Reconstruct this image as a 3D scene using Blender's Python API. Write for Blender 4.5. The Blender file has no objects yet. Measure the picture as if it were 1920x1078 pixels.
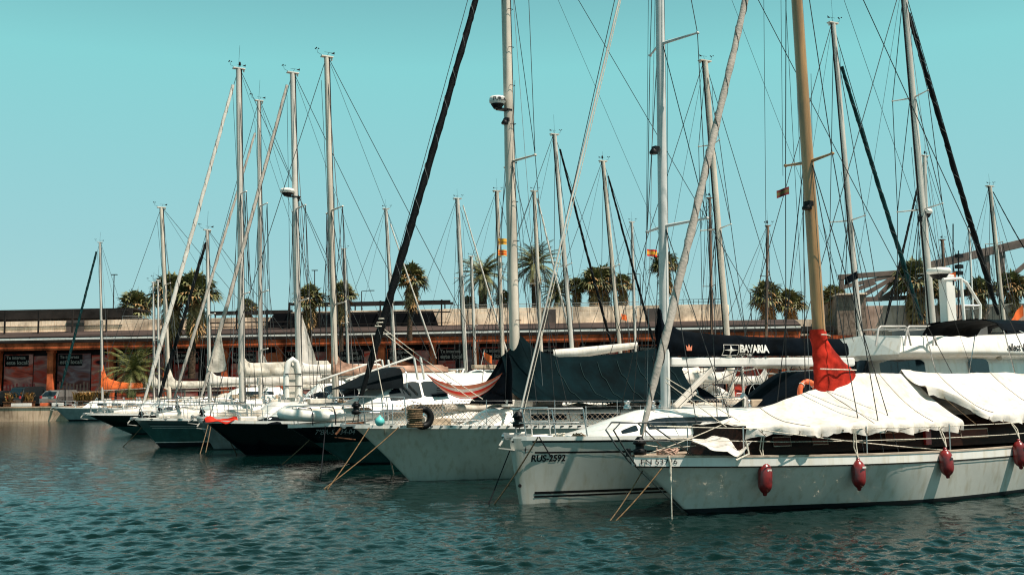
import bpy, math, random
from mathutils import Vector, Matrix, noise
R = math.radians
C = bpy.context.scene.collection
# ---------------------------------------------------------------- camera
F = 1950.0                      # focal length in photo pixels (1920 wide)
HZ = 731.0
CAMH = 2.2
cam_d = bpy.data.cameras.new('camera'); cam = bpy.data.objects.new('camera', cam_d); C.objects.link(cam)
cam_d.sensor_width = 36; cam_d.lens = 36 * F / 1920; cam_d.clip_start = .1; cam_d.clip_end = 4000
PITCH = math.atan((HZ - 539) / F); ROLL = .012
CR = (Matrix.Rotation(R(90) + PITCH, 3, 'X') @ Matrix.Rotation(-ROLL, 3, 'Z'))
cam.matrix_world = Matrix.Translation((0, 0, CAMH)) @ CR.to_4x4()
bpy.context.scene.camera = cam
bpy.context.scene.cycles.filter_width = 1.15
def ray(px, py):
    return CR @ Vector(((px - 960) / F, -(py - 539) / F, -1))
def at(px, py, Y):
    d = ray(px, py); return Vector((0, 0, CAMH)) + d * (Y / d.y)
# ---------------------------------------------------------------- world, sun, exposure
SUN = Vector((.85, -.53, 0)).normalized() * math.cos(R(61)); SUN.z = math.sin(R(61))
w = bpy.data.worlds.new('World'); bpy.context.scene.world = w; w.use_nodes = True
nt = w.node_tree; bg = nt.nodes['Background']
sk = nt.nodes.new('ShaderNodeTexSky'); sk.sky_type = 'NISHITA'; sk.sun_disc = False
sk.sun_elevation = R(61); sk.sun_rotation = math.atan2(SUN.x, SUN.y); sk.air_density = 1.0; sk.dust_density = 1.2; sk.ozone_density = 1.2
mx = nt.nodes.new('ShaderNodeMixRGB'); mx.blend_type = 'MULTIPLY'; mx.inputs[0].default_value = 1; mx.inputs[2].default_value = (.74, 1.06, .84, 1)
nt.links.new(sk.outputs[0], mx.inputs[1])
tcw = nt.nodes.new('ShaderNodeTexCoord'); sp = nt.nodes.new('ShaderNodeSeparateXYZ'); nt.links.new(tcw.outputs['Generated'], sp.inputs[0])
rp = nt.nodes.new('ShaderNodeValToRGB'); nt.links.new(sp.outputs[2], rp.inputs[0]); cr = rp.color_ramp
cr.elements[0].position = 0; cr.elements[0].color = (.60, .88, .95, 1); cr.elements[1].position = .72; cr.elements[1].color = (.11, .24, .24, 1)  # upper stops dim the unseen sky overhead to lower the ambient fill
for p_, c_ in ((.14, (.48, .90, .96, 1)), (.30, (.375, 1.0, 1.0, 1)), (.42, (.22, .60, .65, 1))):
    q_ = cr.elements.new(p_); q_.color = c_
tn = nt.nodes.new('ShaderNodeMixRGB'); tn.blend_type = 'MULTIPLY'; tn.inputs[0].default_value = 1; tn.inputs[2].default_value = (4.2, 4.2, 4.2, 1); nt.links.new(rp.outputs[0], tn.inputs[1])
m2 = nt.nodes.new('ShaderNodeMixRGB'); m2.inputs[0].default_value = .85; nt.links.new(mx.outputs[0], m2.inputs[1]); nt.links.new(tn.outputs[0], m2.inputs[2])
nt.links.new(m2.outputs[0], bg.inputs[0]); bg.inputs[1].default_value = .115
ld = bpy.data.lights.new('sun', 'SUN'); ld.energy = 5; ld.angle = R(.5); ld.color = (1, .90, .78)
lo = bpy.data.objects.new('sun', ld); C.objects.link(lo); lo.rotation_euler = SUN.to_track_quat('Z', 'Y').to_euler(); lo.location = SUN * 60
vs = bpy.context.scene.view_settings; vs.view_transform = 'Standard'; vs.look = 'None'; vs.gamma = 1; vs.exposure = .5; vs.use_curve_mapping = False
bpy.context.scene.render.film_transparent = False
# ---------------------------------------------------------------- materials
MATS = {}
def mat(name, col, rough=.5, metal=0, var=.12, vscale=2.0, bump=0, bscale=8, coat=0, col2=None, streak=0, spec=.5, amt=.35, stretch=(1, 1, 1)):
    if name in MATS: return MATS[name]
    m = bpy.data.materials.new(name); m.use_nodes = True; t = m.node_tree; p = t.nodes['Principled BSDF']
    p.inputs['Roughness'].default_value = rough; p.inputs['Metallic'].default_value = metal
    p.inputs['Coat Weight'].default_value = coat; p.inputs['Coat Roughness'].default_value = .08
    p.inputs['Specular IOR Level'].default_value = spec if (rough < .7 or spec < .5) else .12
    tc = t.nodes.new('ShaderNodeTexCoord'); mp = t.nodes.new('ShaderNodeMapping'); t.links.new(tc.outputs['Object'], mp.inputs[0]); mp.inputs['Scale'].default_value = stretch
    n = t.nodes.new('ShaderNodeTexNoise'); n.inputs['Scale'].default_value = vscale; n.inputs['Detail'].default_value = 6; n.inputs['Roughness'].default_value = .62
    t.links.new(mp.outputs[0], n.inputs['Vector'])
    r = t.nodes.new('ShaderNodeValToRGB'); t.links.new(n.outputs['Fac'], r.inputs[0])
    c2 = col2 or tuple(max(0, c * (1 - var * 2.2)) for c in col); c1 = tuple(min(1, c * (1 + var * .5)) for c in col)
    r.color_ramp.elements[0].color = (*c2, 1); r.color_ramp.elements[1].color = (*c1, 1)
    r.color_ramp.elements[0].position = amt; r.color_ramp.elements[1].position = .62
    out = r.outputs[0]
    if streak:
        m2 = t.nodes.new('ShaderNodeMapping'); m2.inputs['Scale'].default_value = (7, 7, .6); t.links.new(tc.outputs['Object'], m2.inputs[0])
        n2 = t.nodes.new('ShaderNodeTexNoise'); n2.inputs['Scale'].default_value = 1.2; n2.inputs['Detail'].default_value = 5; t.links.new(m2.outputs[0], n2.inputs['Vector'])
        r2 = t.nodes.new('ShaderNodeValToRGB'); r2.color_ramp.elements[0].position = .5; r2.color_ramp.elements[1].position = .75
        r2.color_ramp.elements[0].color = (1, 1, 1, 1); k = 1 - streak; r2.color_ramp.elements[1].color = (k, k * .93, k * .82, 1)
        t.links.new(n2.outputs['Fac'], r2.inputs[0])
        mm = t.nodes.new('ShaderNodeMixRGB'); mm.blend_type = 'MULTIPLY'; mm.inputs[0].default_value = 1; t.links.new(out, mm.inputs[1]); t.links.new(r2.outputs[0], mm.inputs[2]); out = mm.outputs[0]
    t.links.new(out, p.inputs['Base Color'])
    if bump:
        n3 = t.nodes.new('ShaderNodeTexNoise'); n3.inputs['Scale'].default_value = bscale; n3.inputs['Detail'].default_value = 5; t.links.new(mp.outputs[0], n3.inputs['Vector'])
        b = t.nodes.new('ShaderNodeBump'); b.inputs['Strength'].default_value = bump; b.inputs['Distance'].default_value = .03
        t.links.new(n3.outputs['Fac'], b.inputs['Height']); t.links.new(b.outputs[0], p.inputs['Normal'])
    MATS[name] = m; return m
white = mat('white_gelcoat', (.80, .77, .72), .3, coat=.4, var=.06, vscale=1.3, streak=.14)
whull = mat('white_hull_paint', (.66, .64, .58), .3, coat=.35, var=.08, vscale=.8, streak=.2)
ghull = mat('grey_white_hull', (.56, .56, .49), .42, var=.09, vscale=.7, streak=.22, bump=.05, bscale=3)
deckm = mat('deck_nonskid', (.82, .80, .75), .7, var=.08, vscale=3)
deckt = mat('teak_deck', (.42, .33, .24), .7, var=.2, vscale=6, stretch=(.4, 4, 1))
navy = mat('navy_hull_paint', (.0015, .004, .007), .22, coat=.5, var=.2)
dgreen = mat('dark_green_hull_paint', (.003, .014, .013), .25, coat=.5, var=.2)
teal = mat('teal_hull_paint', (.035, .11, .105), .3, coat=.4, var=.15, streak=.15)
boot = mat('antifouling_paint', (.008, .012, .016), .6, var=.3)
black = mat('black_plastic', (.007, .007, .008), .5, var=.2, spec=.2)
glassd = mat('smoked_window', (.006, .012, .018), .06, var=.1, spec=.8)
alu = mat('anodised_aluminium', (.62, .57, .51), .45, metal=.1, var=.12, vscale=1.5, stretch=(1, 1, .3))
alub = mat('beige_painted_mast', (.66, .57, .47), .45, metal=.1, var=.16, vscale=1.6, stretch=(1, 1, .3))
woodm = mat('varnished_spruce', (.42, .22, .08), .35, coat=.5, var=.2, vscale=3, stretch=(3, 3, .25))
woodd = mat('weathered_wood_mast', (.24, .14, .09), .6, var=.25, vscale=3, stretch=(3, 3, .25))
steel = mat('stainless_steel', (.62, .61, .6), .22, metal=.9, var=.08)
wire = mat('rigging_wire', (.035, .035, .035), .45, metal=.4, var=.1)
wiref = mat('rigging_wire_bright', (.26, .26, .26), .45, metal=.3, var=.1)
ropem = mat('weathered_rope', (.20, .135, .08), .9, var=.3, vscale=30)
ropew = mat('pale_rope', (.66, .6, .5), .9, var=.2, vscale=30)
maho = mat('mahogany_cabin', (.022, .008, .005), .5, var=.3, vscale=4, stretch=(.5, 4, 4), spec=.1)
canw = mat('white_canvas', (.66, .62, .57), .85, var=.1, vscale=1.6, bump=.25, bscale=14, streak=.12)
canc = mat('cream_canvas', (.62, .57, .49), .85, var=.2, vscale=2.2, bump=.35, bscale=12, streak=.2)
cant = mat('dark_teal_canvas', (.0015, .0085, .011), .8, var=.25, vscale=1.4, bump=.35, bscale=7, spec=.04)
cann = mat('navy_canvas', (.0012, .0035, .0065), .75, var=.3, bump=.4, bscale=9, spec=.05)
canr = mat('red_canvas', (.52, .028, .014), .75, var=.3, vscale=2.5, bump=.3, bscale=9)
cano = mat('orange_canvas', (.85, .17, .045), .75, var=.2, bump=.3, bscale=9)
canb = mat('brown_sail_cloth', (.42, .25, .18), .85, var=.3, bump=.4, bscale=9)
furlg = mat('grey_beige_sail_wrap', (.46, .41, .36), .8, var=.12, vscale=3, bump=.4, bscale=20)
furlk = mat('black_sail_wrap', (.0025, .004, .005), .75, var=.3, vscale=6, bump=.5, bscale=20)
furlt = mat('teal_sail_wrap', (.004, .035, .038), .75, var=.3, vscale=6, bump=.5, bscale=20)
furlw = mat('white_sail_wrap', (.66, .62, .56), .8, var=.10, vscale=3, bump=.4, bscale=20)
rubred = mat('dark_red_vinyl', (.24, .016, .016), .3, coat=.4, var=.25, vscale=5)
orangep = mat('orange_plastic', (.85, .16, .05), .45, var=.15)
rust = mat('rusty_steel', (.16, .07, .035), .8, var=.4, vscale=8)
conc = mat('pale_concrete', (.90, .69, .53), .85, var=.28, vscale=.5, bump=.2, bscale=3, streak=.3)
quaym = mat('quay_stone', (.66, .46, .32), .9, var=.3, vscale=.35, streak=.45, bump=.3, bscale=2)
asph = mat('asphalt', (.06, .058, .055), .9, var=.2, vscale=.5, bump=.2)
orb = mat('terracotta_painted_steel', (.64, .135, .05), .7, var=.35, vscale=.7, streak=.35)
darkm = mat('dark_roof_metal', (.03, .024, .022), .7, var=.3, vscale=.6, spec=.15)
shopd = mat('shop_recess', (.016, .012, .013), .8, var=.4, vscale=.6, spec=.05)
trussm = mat('grey_brown_steel', (.16, .115, .095), .6, var=.25, vscale=.4)
barkm = mat('palm_bark', (.09, .06, .04), .95, var=.45, vscale=5, bump=.8, bscale=12, stretch=(1, 1, 3))
leafg = mat('palm_frond_green', (.15, .15, .05), .6, var=.35, vscale=2.2)
leafy = mat('palm_frond_dry', (.42, .25, .11), .8, var=.4, vscale=3)
leafb = mat('palm_frond_bright', (.16, .17, .05), .5, var=.3, vscale=2.2)
carg = mat('silver_car_paint', (.35, .34, .32), .3, metal=.5, coat=.6, var=.05)
cark = mat('dark_car_paint', (.015, .02, .022), .25, coat=.8, var=.05)
flagr = mat('flag_red', (.7, .04, .03), .8, var=.1)
flagy = mat('flag_yellow', (.8, .4, .05), .8, var=.1)
lamp_l = mat('red_lamp_lens', (.5, .02, .02), .2)
buoyb = mat('turquoise_buoy', (.12, .55, .52), .4)
# ---------------------------------------------------------------- mesh builder
class MB:
    def __init__(s): s.v = []; s.f = []; s.m = []; s.s = []
    def add(s, vs, fs, mi=0, sm=True):
        o = len(s.v); s.v += [tuple(v) for v in vs]
        for f in fs: s.f.append(tuple(i + o for i in f)); s.m.append(mi); s.s.append(sm)
    def grid(s, P, mi=0, cu=False, cv=False, sm=True, flip=False):
        nu = len(P); nv = len(P[0]); vs = [p for r_ in P for p in r_]; fs = []
        for i in range(nu if cu else nu - 1):
            for j in range(nv if cv else nv - 1):
                a = i * nv + j; b = i * nv + (j + 1) % nv; c = ((i + 1) % nu) * nv + (j + 1) % nv; d = ((i + 1) % nu) * nv + j
                fs.append((a, d, c, b) if flip else (a, b, c, d))
        s.add(vs, fs, mi, sm)
    def sheet(s, P, th=.012, mi=0):
        """grid with thickness (both faces and rim)"""
        nu = len(P); nv = len(P[0])
        N = []
        for i in range(nu):
            row = []
            for j in range(nv):
                a = Vector(P[min(i + 1, nu - 1)][j]) - Vector(P[max(i - 1, 0)][j]); b = Vector(P[i][min(j + 1, nv - 1)]) - Vector(P[i][max(j - 1, 0)])
                n = a.cross(b); row.append(n.normalized() if n.length > 1e-9 else Vector((0, 0, 1)))
            N.append(row)
        Q = [[Vector(P[i][j]) - N[i][j] * th for j in range(nv)] for i in range(nu)]
        s.grid(P, mi); s.grid(Q, mi, flip=True)
        for a, b in ((P[0], Q[0]), (Q[-1], P[-1])): s.grid([a, b], mi, sm=False)
        s.grid([[r_[0] for r_ in Q], [r_[0] for r_ in P]], mi, sm=False); s.grid([[r_[-1] for r_ in P], [r_[-1] for r_ in Q]], mi, sm=False)
    def tube(s, pts, r, n=8, mi=0, ell=1.0, closed=False, twist=0, ridge=0):
        pts = [Vector(p) for p in pts]; rs = r if isinstance(r, (list, tuple)) else [r] * len(pts)
        N = len(pts); prev = None; rings = []; L = 0
        for i, p in enumerate(pts):
            if i: L += (p - pts[i - 1]).length
            a = pts[(i + 1) % N] if (closed or i < N - 1) else p; b = pts[i - 1] if (closed or i > 0) else p
            t = (a - b); t = t.normalized() if t.length > 1e-9 else Vector((0, 0, 1))
            if prev is None:
                u = t.cross(Vector((0, 1, 0)));
                if u.length < .1: u = t.cross(Vector((1, 0, 0)))
            else: u = prev - t * prev.dot(t)
            u.normalize(); prev = u; v = t.cross(u)
            ring = []
            for k in range(n):
                a_ = 2 * math.pi * k / n; rr = rs[i] * (1 + ridge * math.sin(a_ * 2 + L * twist) + (ridge * .6 * math.sin(a_ - L * twist * .37) if ridge else 0))
                ring.append(p + u * math.cos(a_) * rr * ell + v * math.sin(a_) * rr)
            rings.append(ring)
        s.grid(rings, mi, cu=closed, cv=True, flip=True)
        if not closed:
            s.add(rings[0], [tuple(range(n))], mi, False); s.add(rings[-1], [tuple(reversed(range(n)))], mi, False)
    def box(s, c, d, mi=0, rot=None, taper=1):
        c = Vector(c); hx, hy, hz = d[0] / 2, d[1] / 2, d[2] / 2
        vs = [Vector((x * hx * (taper if z > 0 else 1), y * hy * (taper if z > 0 else 1), z * hz)) for z in (-1, 1) for x, y in ((-1, -1), (1, -1), (1, 1), (-1, 1))]
        if rot is not None: vs = [rot @ v for v in vs]
        s.add([v + c for v in vs], [(3, 2, 1, 0), (4, 5, 6, 7), (0, 1, 5, 4), (1, 2, 6, 5), (2, 3, 7, 6), (3, 0, 4, 7)], mi, False)
    def bar(s, a, b, wy, wz, mi=0):
        a = Vector(a); b = Vector(b); d = b - a; q = d.to_track_quat('X', 'Z').to_matrix()
        s.box((a + b) / 2, (d.length, wy, wz), mi, q)
    def lathe(s, prof, c=(0, 0, 0), n=16, mi=0, rot=None):
        rings = []
        for r_, z in prof:
            ring = []
            for k in range(n):
                a = 2 * math.pi * k / n; v = Vector((math.cos(a) * r_, math.sin(a) * r_, z))
                if rot is not None: v = rot @ v
                ring.append(v + Vector(c))
            rings.append(ring)
        s.grid(rings, mi, cv=True, flip=False)
        if prof[0][0] > 1e-4: s.add(rings[0], [tuple(reversed(range(n)))], mi, False)
        if prof[-1][0] > 1e-4: s.add(rings[-1], [tuple(range(n))], mi, False)
    def torus(s, c, R_, r_, axis='Z', n=24, m=8, mi=0, rot=None):
        pts = []
        for k in range(n):
            a = 2 * math.pi * k / n; v = Vector((math.cos(a) * R_, math.sin(a) * R_, 0))
            if axis == 'X': v = Vector((0, v.x, v.y))
            if axis == 'Y': v = Vector((v.x, 0, v.y))
            if rot is not None: v = rot @ v
            pts.append(v + Vector(c))
        s.tube(pts, r_, m, mi, closed=True)
    def poly(s, pts, th, axis=Vector((0, -1, 0)), mi=0):
        a = [Vector(p) for p in pts]; b = [p + axis * th for p in a]; n = len(a)
        s.add(a + b, [tuple(reversed(range(n))), tuple(range(n, 2 * n))] + [(i, (i + 1) % n, (i + 1) % n + n, i + n) for i in range(n)], mi, False)
    def build(s, name, mats, parent=None, bevel=0):
        me = bpy.data.meshes.new(name); me.from_pydata(s.v, [], s.f)
        for m in (mats if isinstance(mats, (list, tuple)) else [mats]): me.materials.append(m)
        me.polygons.foreach_set('material_index', s.m); me.polygons.foreach_set('use_smooth', s.s); me.update()
        o = bpy.data.objects.new(name, me); C.objects.link(o)
        if parent is not None: o.parent = parent
        if bevel:
            bv = o.modifiers.new('bevel', 'BEVEL'); bv.width = bevel; bv.segments = 2; bv.limit_method = 'ANGLE'; bv.angle_limit = R(40)
        return o
def tag(o, label, cat, group=None, kind=None):
    if label: o['label'] = label
    if cat: o['category'] = cat
    if group: o['group'] = group
    if kind: o['kind'] = kind
    return o
def empty(name, loc, rz=0, label=None, cat=None, group=None):
    o = bpy.data.objects.new(name, None); C.objects.link(o); o.location = loc; o.rotation_euler = (0, 0, rz); o.empty_display_size = .2
    return tag(o, label, cat, group)
def struct(o): o['kind'] = 'structure'; return o
def copy_tree(o, parent=None):
    c = o.copy(); C.objects.link(c); c.parent = parent
    for ch in o.children: copy_tree(ch, c)
    return c
def sag(a, b, s=.05, n=6):
    a = Vector(a); b = Vector(b); return [a.lerp(b, i / n) - Vector((0, 0, s * 4 * (i / n) * (1 - i / n))) for i in range(n + 1)]
def nz(x, y, z=0, s=1): return noise.noise(Vector((x * s, y * s, z * s)))
def text_verts(txt, size, shear=0, sx=1, bold=0):
    """flat letter faces of the built-in font as (verts2d, faces), left aligned"""
    cu = bpy.data.curves.new('t', 'FONT'); cu.body = txt; cu.size = size; cu.shear = shear; cu.offset = bold; cu.resolution_u = 3
    o = bpy.data.objects.new('t', cu); C.objects.link(o); bpy.context.view_layer.update()
    me = bpy.data.meshes.new_from_object(o.evaluated_get(bpy.context.evaluated_depsgraph_get()))
    vs = [(v.co.x * sx, v.co.y) for v in me.vertices]; fs = [tuple(p.vertices) for p in me.polygons]
    bpy.data.objects.remove(o); bpy.data.curves.remove(cu); bpy.data.meshes.remove(me)
    return vs, fs
def lettering(txt, size, fn, m, parent, name='lettering', **k):
    vs, fs = text_verts(txt, size, **k); b = MB(); b.add([fn(x, y) for x, y in vs], fs, 0, False)
    return b.build(name, m, parent)
# ---------------------------------------------------------------- the water and the setting
def make_water():
    m = bpy.data.materials.new('harbour_water'); m.use_nodes = True; t = m.node_tree; p = t.nodes['Principled BSDF']
    p.inputs['Base Color'].default_value = (.001, .010, .009, 1); p.inputs['Roughness'].default_value = .08; p.inputs['Specular Tint'].default_value = (1, .82, .63, 1); p.inputs['IOR'].default_value = 1.30
    tc = t.nodes.new('ShaderNodeTexCoord')
    prev = None
    for sc, st, dist, rot in ((1.5, .35, .07, 15), (4.0, .3, .05, -12), (12.0, .4, .02, 8)):
        mp = t.nodes.new('ShaderNodeMapping'); mp.inputs['Scale'].default_value = (sc * .75, sc * 1.1, sc); mp.inputs['Rotation'].default_value = (0, 0, R(rot))
        t.links.new(tc.outputs['Object'], mp.inputs[0])
        n = t.nodes.new('ShaderNodeTexNoise'); n.inputs['Scale'].default_value = 1; n.inputs['Detail'].default_value = 3; n.inputs['Roughness'].default_value = .5; n.inputs['Distortion'].default_value = .4
        t.links.new(mp.outputs[0], n.inputs['Vector'])
        b = t.nodes.new('ShaderNodeBump'); b.inputs['Strength'].default_value = st; b.inputs['Distance'].default_value = dist
        t.links.new(n.outputs['Fac'], b.inputs['Height'])
        if prev: t.links.new(prev.outputs[0], b.inputs['Normal'])
        prev = b
    t.links.new(prev.outputs[0], p.inputs['Normal'])
    b = MB(); S = 1500
    b.grid([[(x, y, -.07) for y in (-60, 30, 200, S)] for x in (-S, -60, 60, S)], flip=True, sm=False)
    import numpy as np
    ys = [8.0]
    while ys[-1] < 75: ys.append(ys[-1] + .045 * (ys[-1] / 12) ** 1.35)
    ny = len(ys); nx = 460; Y = np.repeat(np.array(ys)[:, None], nx, 1); U = np.linspace(-1, 1, nx)[None, :]; X = U * (Y * .60 + 2.5) + Y * .02
    rg = np.random.RandomState(7); Z = np.zeros_like(X)
    wl = np.exp(rg.uniform(math.log(.10), math.log(.62), 110))
    for l in wl:
        th = rg.normal(1.75, .75); k = 2 * math.pi / l; am = .021 * l ** 1.0 * (1.0 if l < .7 else .6); ph = rg.uniform(0, 6.28)
        fade = np.clip(1.6 - (.045 * (Y / 12) ** 1.35 * 3.2) / l, 0, 1)
        Z += am * np.sin(k * (X * math.cos(th) + Y * math.sin(th)) + ph + .6 * np.sin(X * .8 + Y * .5 + ph)) * fade * (.25 if l > .3 else .33)
    env = 1 + .35 * np.sin(X * .35 + Y * .21) * np.sin(Y * .33 - X * .12 + 1); Z *= env
    o0 = len(b.v); b.v += [tuple(p) for p in np.stack([X, Y, Z], 2).reshape(-1, 3).tolist()]
    for i in range(ny - 1):
        r0 = o0 + i * nx
        b.f += [(r0 + j, r0 + j + 1, r0 + j + 1 + nx, r0 + j + nx) for j in range(nx - 1)]
    b.m += [0] * ((ny - 1) * (nx - 1)); b.s += [True] * ((ny - 1) * (nx - 1))
    o = struct(b.build('water', m)); o['label'] = 'rippled dark teal harbour water'
make_water()
# building frame: x along the front, y away from the camera
BA = math.atan(-.075); BO = Vector((at(-260, 700, 106).x, 106 + .6, 0))
BR = Matrix.Translation(BO) @ Matrix.Rotation(BA, 4, 'Z'); BI = BR.inverted()
def bp(px, py, yl=0):
    """photo pixel -> point of the plane y=yl of the building frame"""
    o = BI @ Vector((0, 0, CAMH)); d = BI.to_3x3() @ ray(px, py); k = (yl - o.y) / d.y
    return o + d * k
def bx(px, yl=0, py=650): return bp(px, py, yl).x
QZ = 1.15
# quay / ground behind the basin
b = MB(); q0 = at(-400, 780, 96); q1 = at(112, 780, 95)
xe = BI @ Vector((q1.x, q1.y, 0))
b.grid([[(x, y, QZ) for y in (-10.5, 60, 1200)] for x in (-900, xe.x, 900)], flip=True, sm=False)
b.grid([[(x, -10.5, z) for z in (-1, QZ)] for x in (-900, xe.x, 900)], sm=False)
o = struct(b.build('quay_ground', asph)); o.matrix_world = BR
b = MB()
for i in range(40):
    x0 = -120 + i * 8
    b.box((x0 + 4, -10.62, .55), (7.97, .22, 1.3)); b.box((x0 + 4, -10.45, QZ + .03), (7.97, .7, .1))
o = struct(b.build('quay_wall', quaym)); o.matrix_world = BR
# floating pontoon between the two rows of boats
b = MB(); pa = Vector((17.5, 21, 0)); pb = Vector((-10.5, 70, 0)); dd = (pb - pa).normalized(); nn = Vector((dd.y, -dd.x, 0))
for i in range(10):
    a = pa + dd * i * 5.6; c = a + dd * 2.75
    b.box((c.x, c.y, .3), (5.5, 1.9, .5), rot=Matrix.Rotation(math.atan2(dd.y, dd.x), 3, 'Z'))
tag(b.build('floating_pontoon', deckt), 'low timber floating pontoon between the two rows of moored boats', 'pontoon')

bld = empty('waterfront_building', (0, 0, 0), 0, 'long low terracotta waterfront arcade with shuttered shops and concrete terrace', 'building'); bld.matrix_world = BR
def bpart(mb, name, m, bevel=0): return mb.build(name, m, bld, bevel)
X0 = -20; X1 = bx(1500)
zb0 = 6.75; zb1 = 7.45
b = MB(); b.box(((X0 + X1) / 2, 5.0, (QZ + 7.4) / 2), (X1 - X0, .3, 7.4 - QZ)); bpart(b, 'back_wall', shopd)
b = MB(); b.box(((X0 + X1) / 2, -.15, (zb0 + zb1) / 2), (X1 - X0, .5, zb1 - zb0)); bpart(b, 'fascia_beam', orb)
b = MB(); b.box(((X0 + X1) / 2, 2.3, 7.62), (X1 - X0, 5.6, .3)); b.box(((X0 + X1) / 2, -.75, 8.0), (X1 - X0, .12, .12)); b.box(((X0 + X1) / 2, -.75, 7.66), (X1 - X0, .2, .16))
x = X0
while x < X1: b.box((x, -.75, 7.86), (.1, .08, .5)); x += 2.1
bpart(b, 'gutter_rail', darkm)
b = MB(); b.grid([[(x, -.5, 8.12), (x, 2.0, 8.75)] for x in (X0, X1)], sm=False, flip=True); b.grid([[(x, -.5, 8.0), (x, -.5, 8.12)] for x in (X0, X1)], sm=False, flip=True)
bpart(b, 'sloping_canopy', mat('dusty_brown_roof', (.07, .05, .045), .8, var=.3, vscale=.5, stretch=(.3, 3, 1)))
b = MB(); b.box(((X0 + X1) / 2, -.84, 7.83), (X1 - X0, .03, .17)); bpart(b, 'white_strip', white)
# columns and closed shop fronts
colp = [-95, -5, 95, 208, 312, 421, 523, 619, 715, 811, 891, 985, 1080, 1175, 1270, 1365, 1470]
cxs = [bx(p) for p in colp]
for c in cxs:
    b = MB(); b.box((c, 0.25, (QZ + zb0) / 2), (.62, .55, zb0 - QZ)); b.box((c, .25, QZ + .2), (.75, .7, .4)); b.box((c, .25, zb0 - .12), (.8, .6, .24)); bpart(b, 'column', orb, .02)
def postermat(i, base, red):
    m = bpy.data.materials.new('poster_%d' % i); m.use_nodes = True; t = m.node_tree; p = t.nodes['Principled BSDF']; p.inputs['Roughness'].default_value = .8; p.inputs['Specular IOR Level'].default_value = .04
    tc = t.nodes.new('ShaderNodeTexCoord'); mp = t.nodes.new('ShaderNodeMapping'); mp.inputs['Location'].default_value = (i * 3.3, 0, i * 1.7); mp.inputs['Scale'].default_value = (.35, 1, .9); t.links.new(tc.outputs['Object'], mp.inputs[0])
    n = t.nodes.new('ShaderNodeTexNoise'); n.inputs['Scale'].default_value = 1.1; n.inputs['Detail'].default_value = 4; n.inputs['Distortion'].default_value = 1.2; t.links.new(mp.outputs[0], n.inputs['Vector'])
    r = t.nodes.new('ShaderNodeValToRGB'); cr = r.color_ramp; cr.elements[0].position = .30; cr.elements[0].color = (.02, .012, .015, 1); cr.elements[1].position = .68; cr.elements[1].color = (*base, 1)
    e = cr.elements.new(.46); e.color = (*red, 1); e = cr.elements.new(.55); e.color = (base[0] * .55, base[1] * .5, base[2] * .55, 1)
    t.links.new(n.outputs['Fac'], r.inputs[0]); t.links.new(r.outputs[0], p.inputs['Base Color']); return m
postc = [((.80, .30, .22), (.75, .08, .05)), ((.62, .27, .22), (.55, .08, .05)), ((.34, .22, .22), (.22, .07, .06)), ((.85, .24, .11), (.70, .14, .06)), ((.50, .22, .18), (.40, .05, .035))]
txtm = mat('poster_lettering', (.30, .24, .21), .8, var=.05)
for i in range(len(cxs) - 1):
    a, c = cxs[i] + .33, cxs[i + 1] - .33; wd = c - a
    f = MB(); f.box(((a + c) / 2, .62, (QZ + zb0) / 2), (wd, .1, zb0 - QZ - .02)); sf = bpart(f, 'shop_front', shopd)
    k = i % 5; mpst = postermat(i, *postc[k]); w1 = wd * (.62 if k != 4 else .5)
    f = MB(); f.box((a + wd * .03 + w1 / 2, .54, 3.75), (w1 - .05, .05, 5.3)); pn = bpart(f, 'poster', mpst)
    f = MB(); f.box((a + wd * .66 + wd * .16, .54, 3.6), (wd * .31, .05, 5.2)); bpart(f, 'poster', postermat(i + 40, *postc[(k + 3) % 5]))
    f = MB(); f.box((a + wd * .03 + 1.35, .50, 5.75), (2.5, .03, 1.15)); f.build('title_panel', shopd, pn)
    for s_, zz, sz in (('Te interesa', 5.92, .44), ('este local?', 5.38, .58)):
        lettering(s_, sz, lambda x, y: (a + wd * .03 + .25 + x, .475, zz + y), txtm, pn, bold=.012)
    if i in (1, 2):                                   # kitchen shelf pictures
        f = MB(); rr = random.Random(i)
        for q in range(9):
            f.box((a + .5 + q * .36, .50, 2.6 + rr.random() * .2), (.16, .03, 1.1 + rr.random() * .5))
        f.build('poster_stripes', mat('poster_red', (.35, .03, .03), .6) if i == 1 else mat('poster_tan', (.3, .14, .1), .6), pn)
# terrace wall (concrete), set back
def wall_run(xa, xb, yl, z0, z1, name='terrace_wall', m=conc, panel=3.2):
    b = MB(); x = xa
    while x < xb - .1:
        w_ = min(panel, xb - x); b.box((x + w_ / 2, yl, (z0 + z1 - .45) / 2), (w_ - .03, .3, z1 - .45 - z0)); b.box((x + w_ / 2, yl + .04, z1 - .2), (w_ - .03, .3, .46)); x += panel
    return bpart(b, name, m, .01)
wt0 = bp(60, 603, 3).z; wt1 = bp(900, 577, 3).z
wall_run(X0, bx(545, 3), 3.0, 8.3, wt0)
wall_run(bx(545, 3), bx(1362, 3), 3.0, 8.3, wt1 - .1)
b = MB(); b.grid([[(x, 2.0, 8.5), (x, 9, 8.5)] for x in (X0, X1)], sm=False, flip=True); bpart(b, 'terrace_floor', conc)
b = MB(); pr = [(bx(1362, 3), 3.0), (bx(1368, 3), 3.3), (bx(1372, 3), 4.2), (bx(1373, 3), 6)]
b.grid([[(x, y, 8.3) for x, y in pr], [(x, y, wt1 - .1) for x, y in pr]], sm=True, flip=True); bpart(b, 'rounded_wall_end', conc)
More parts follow.
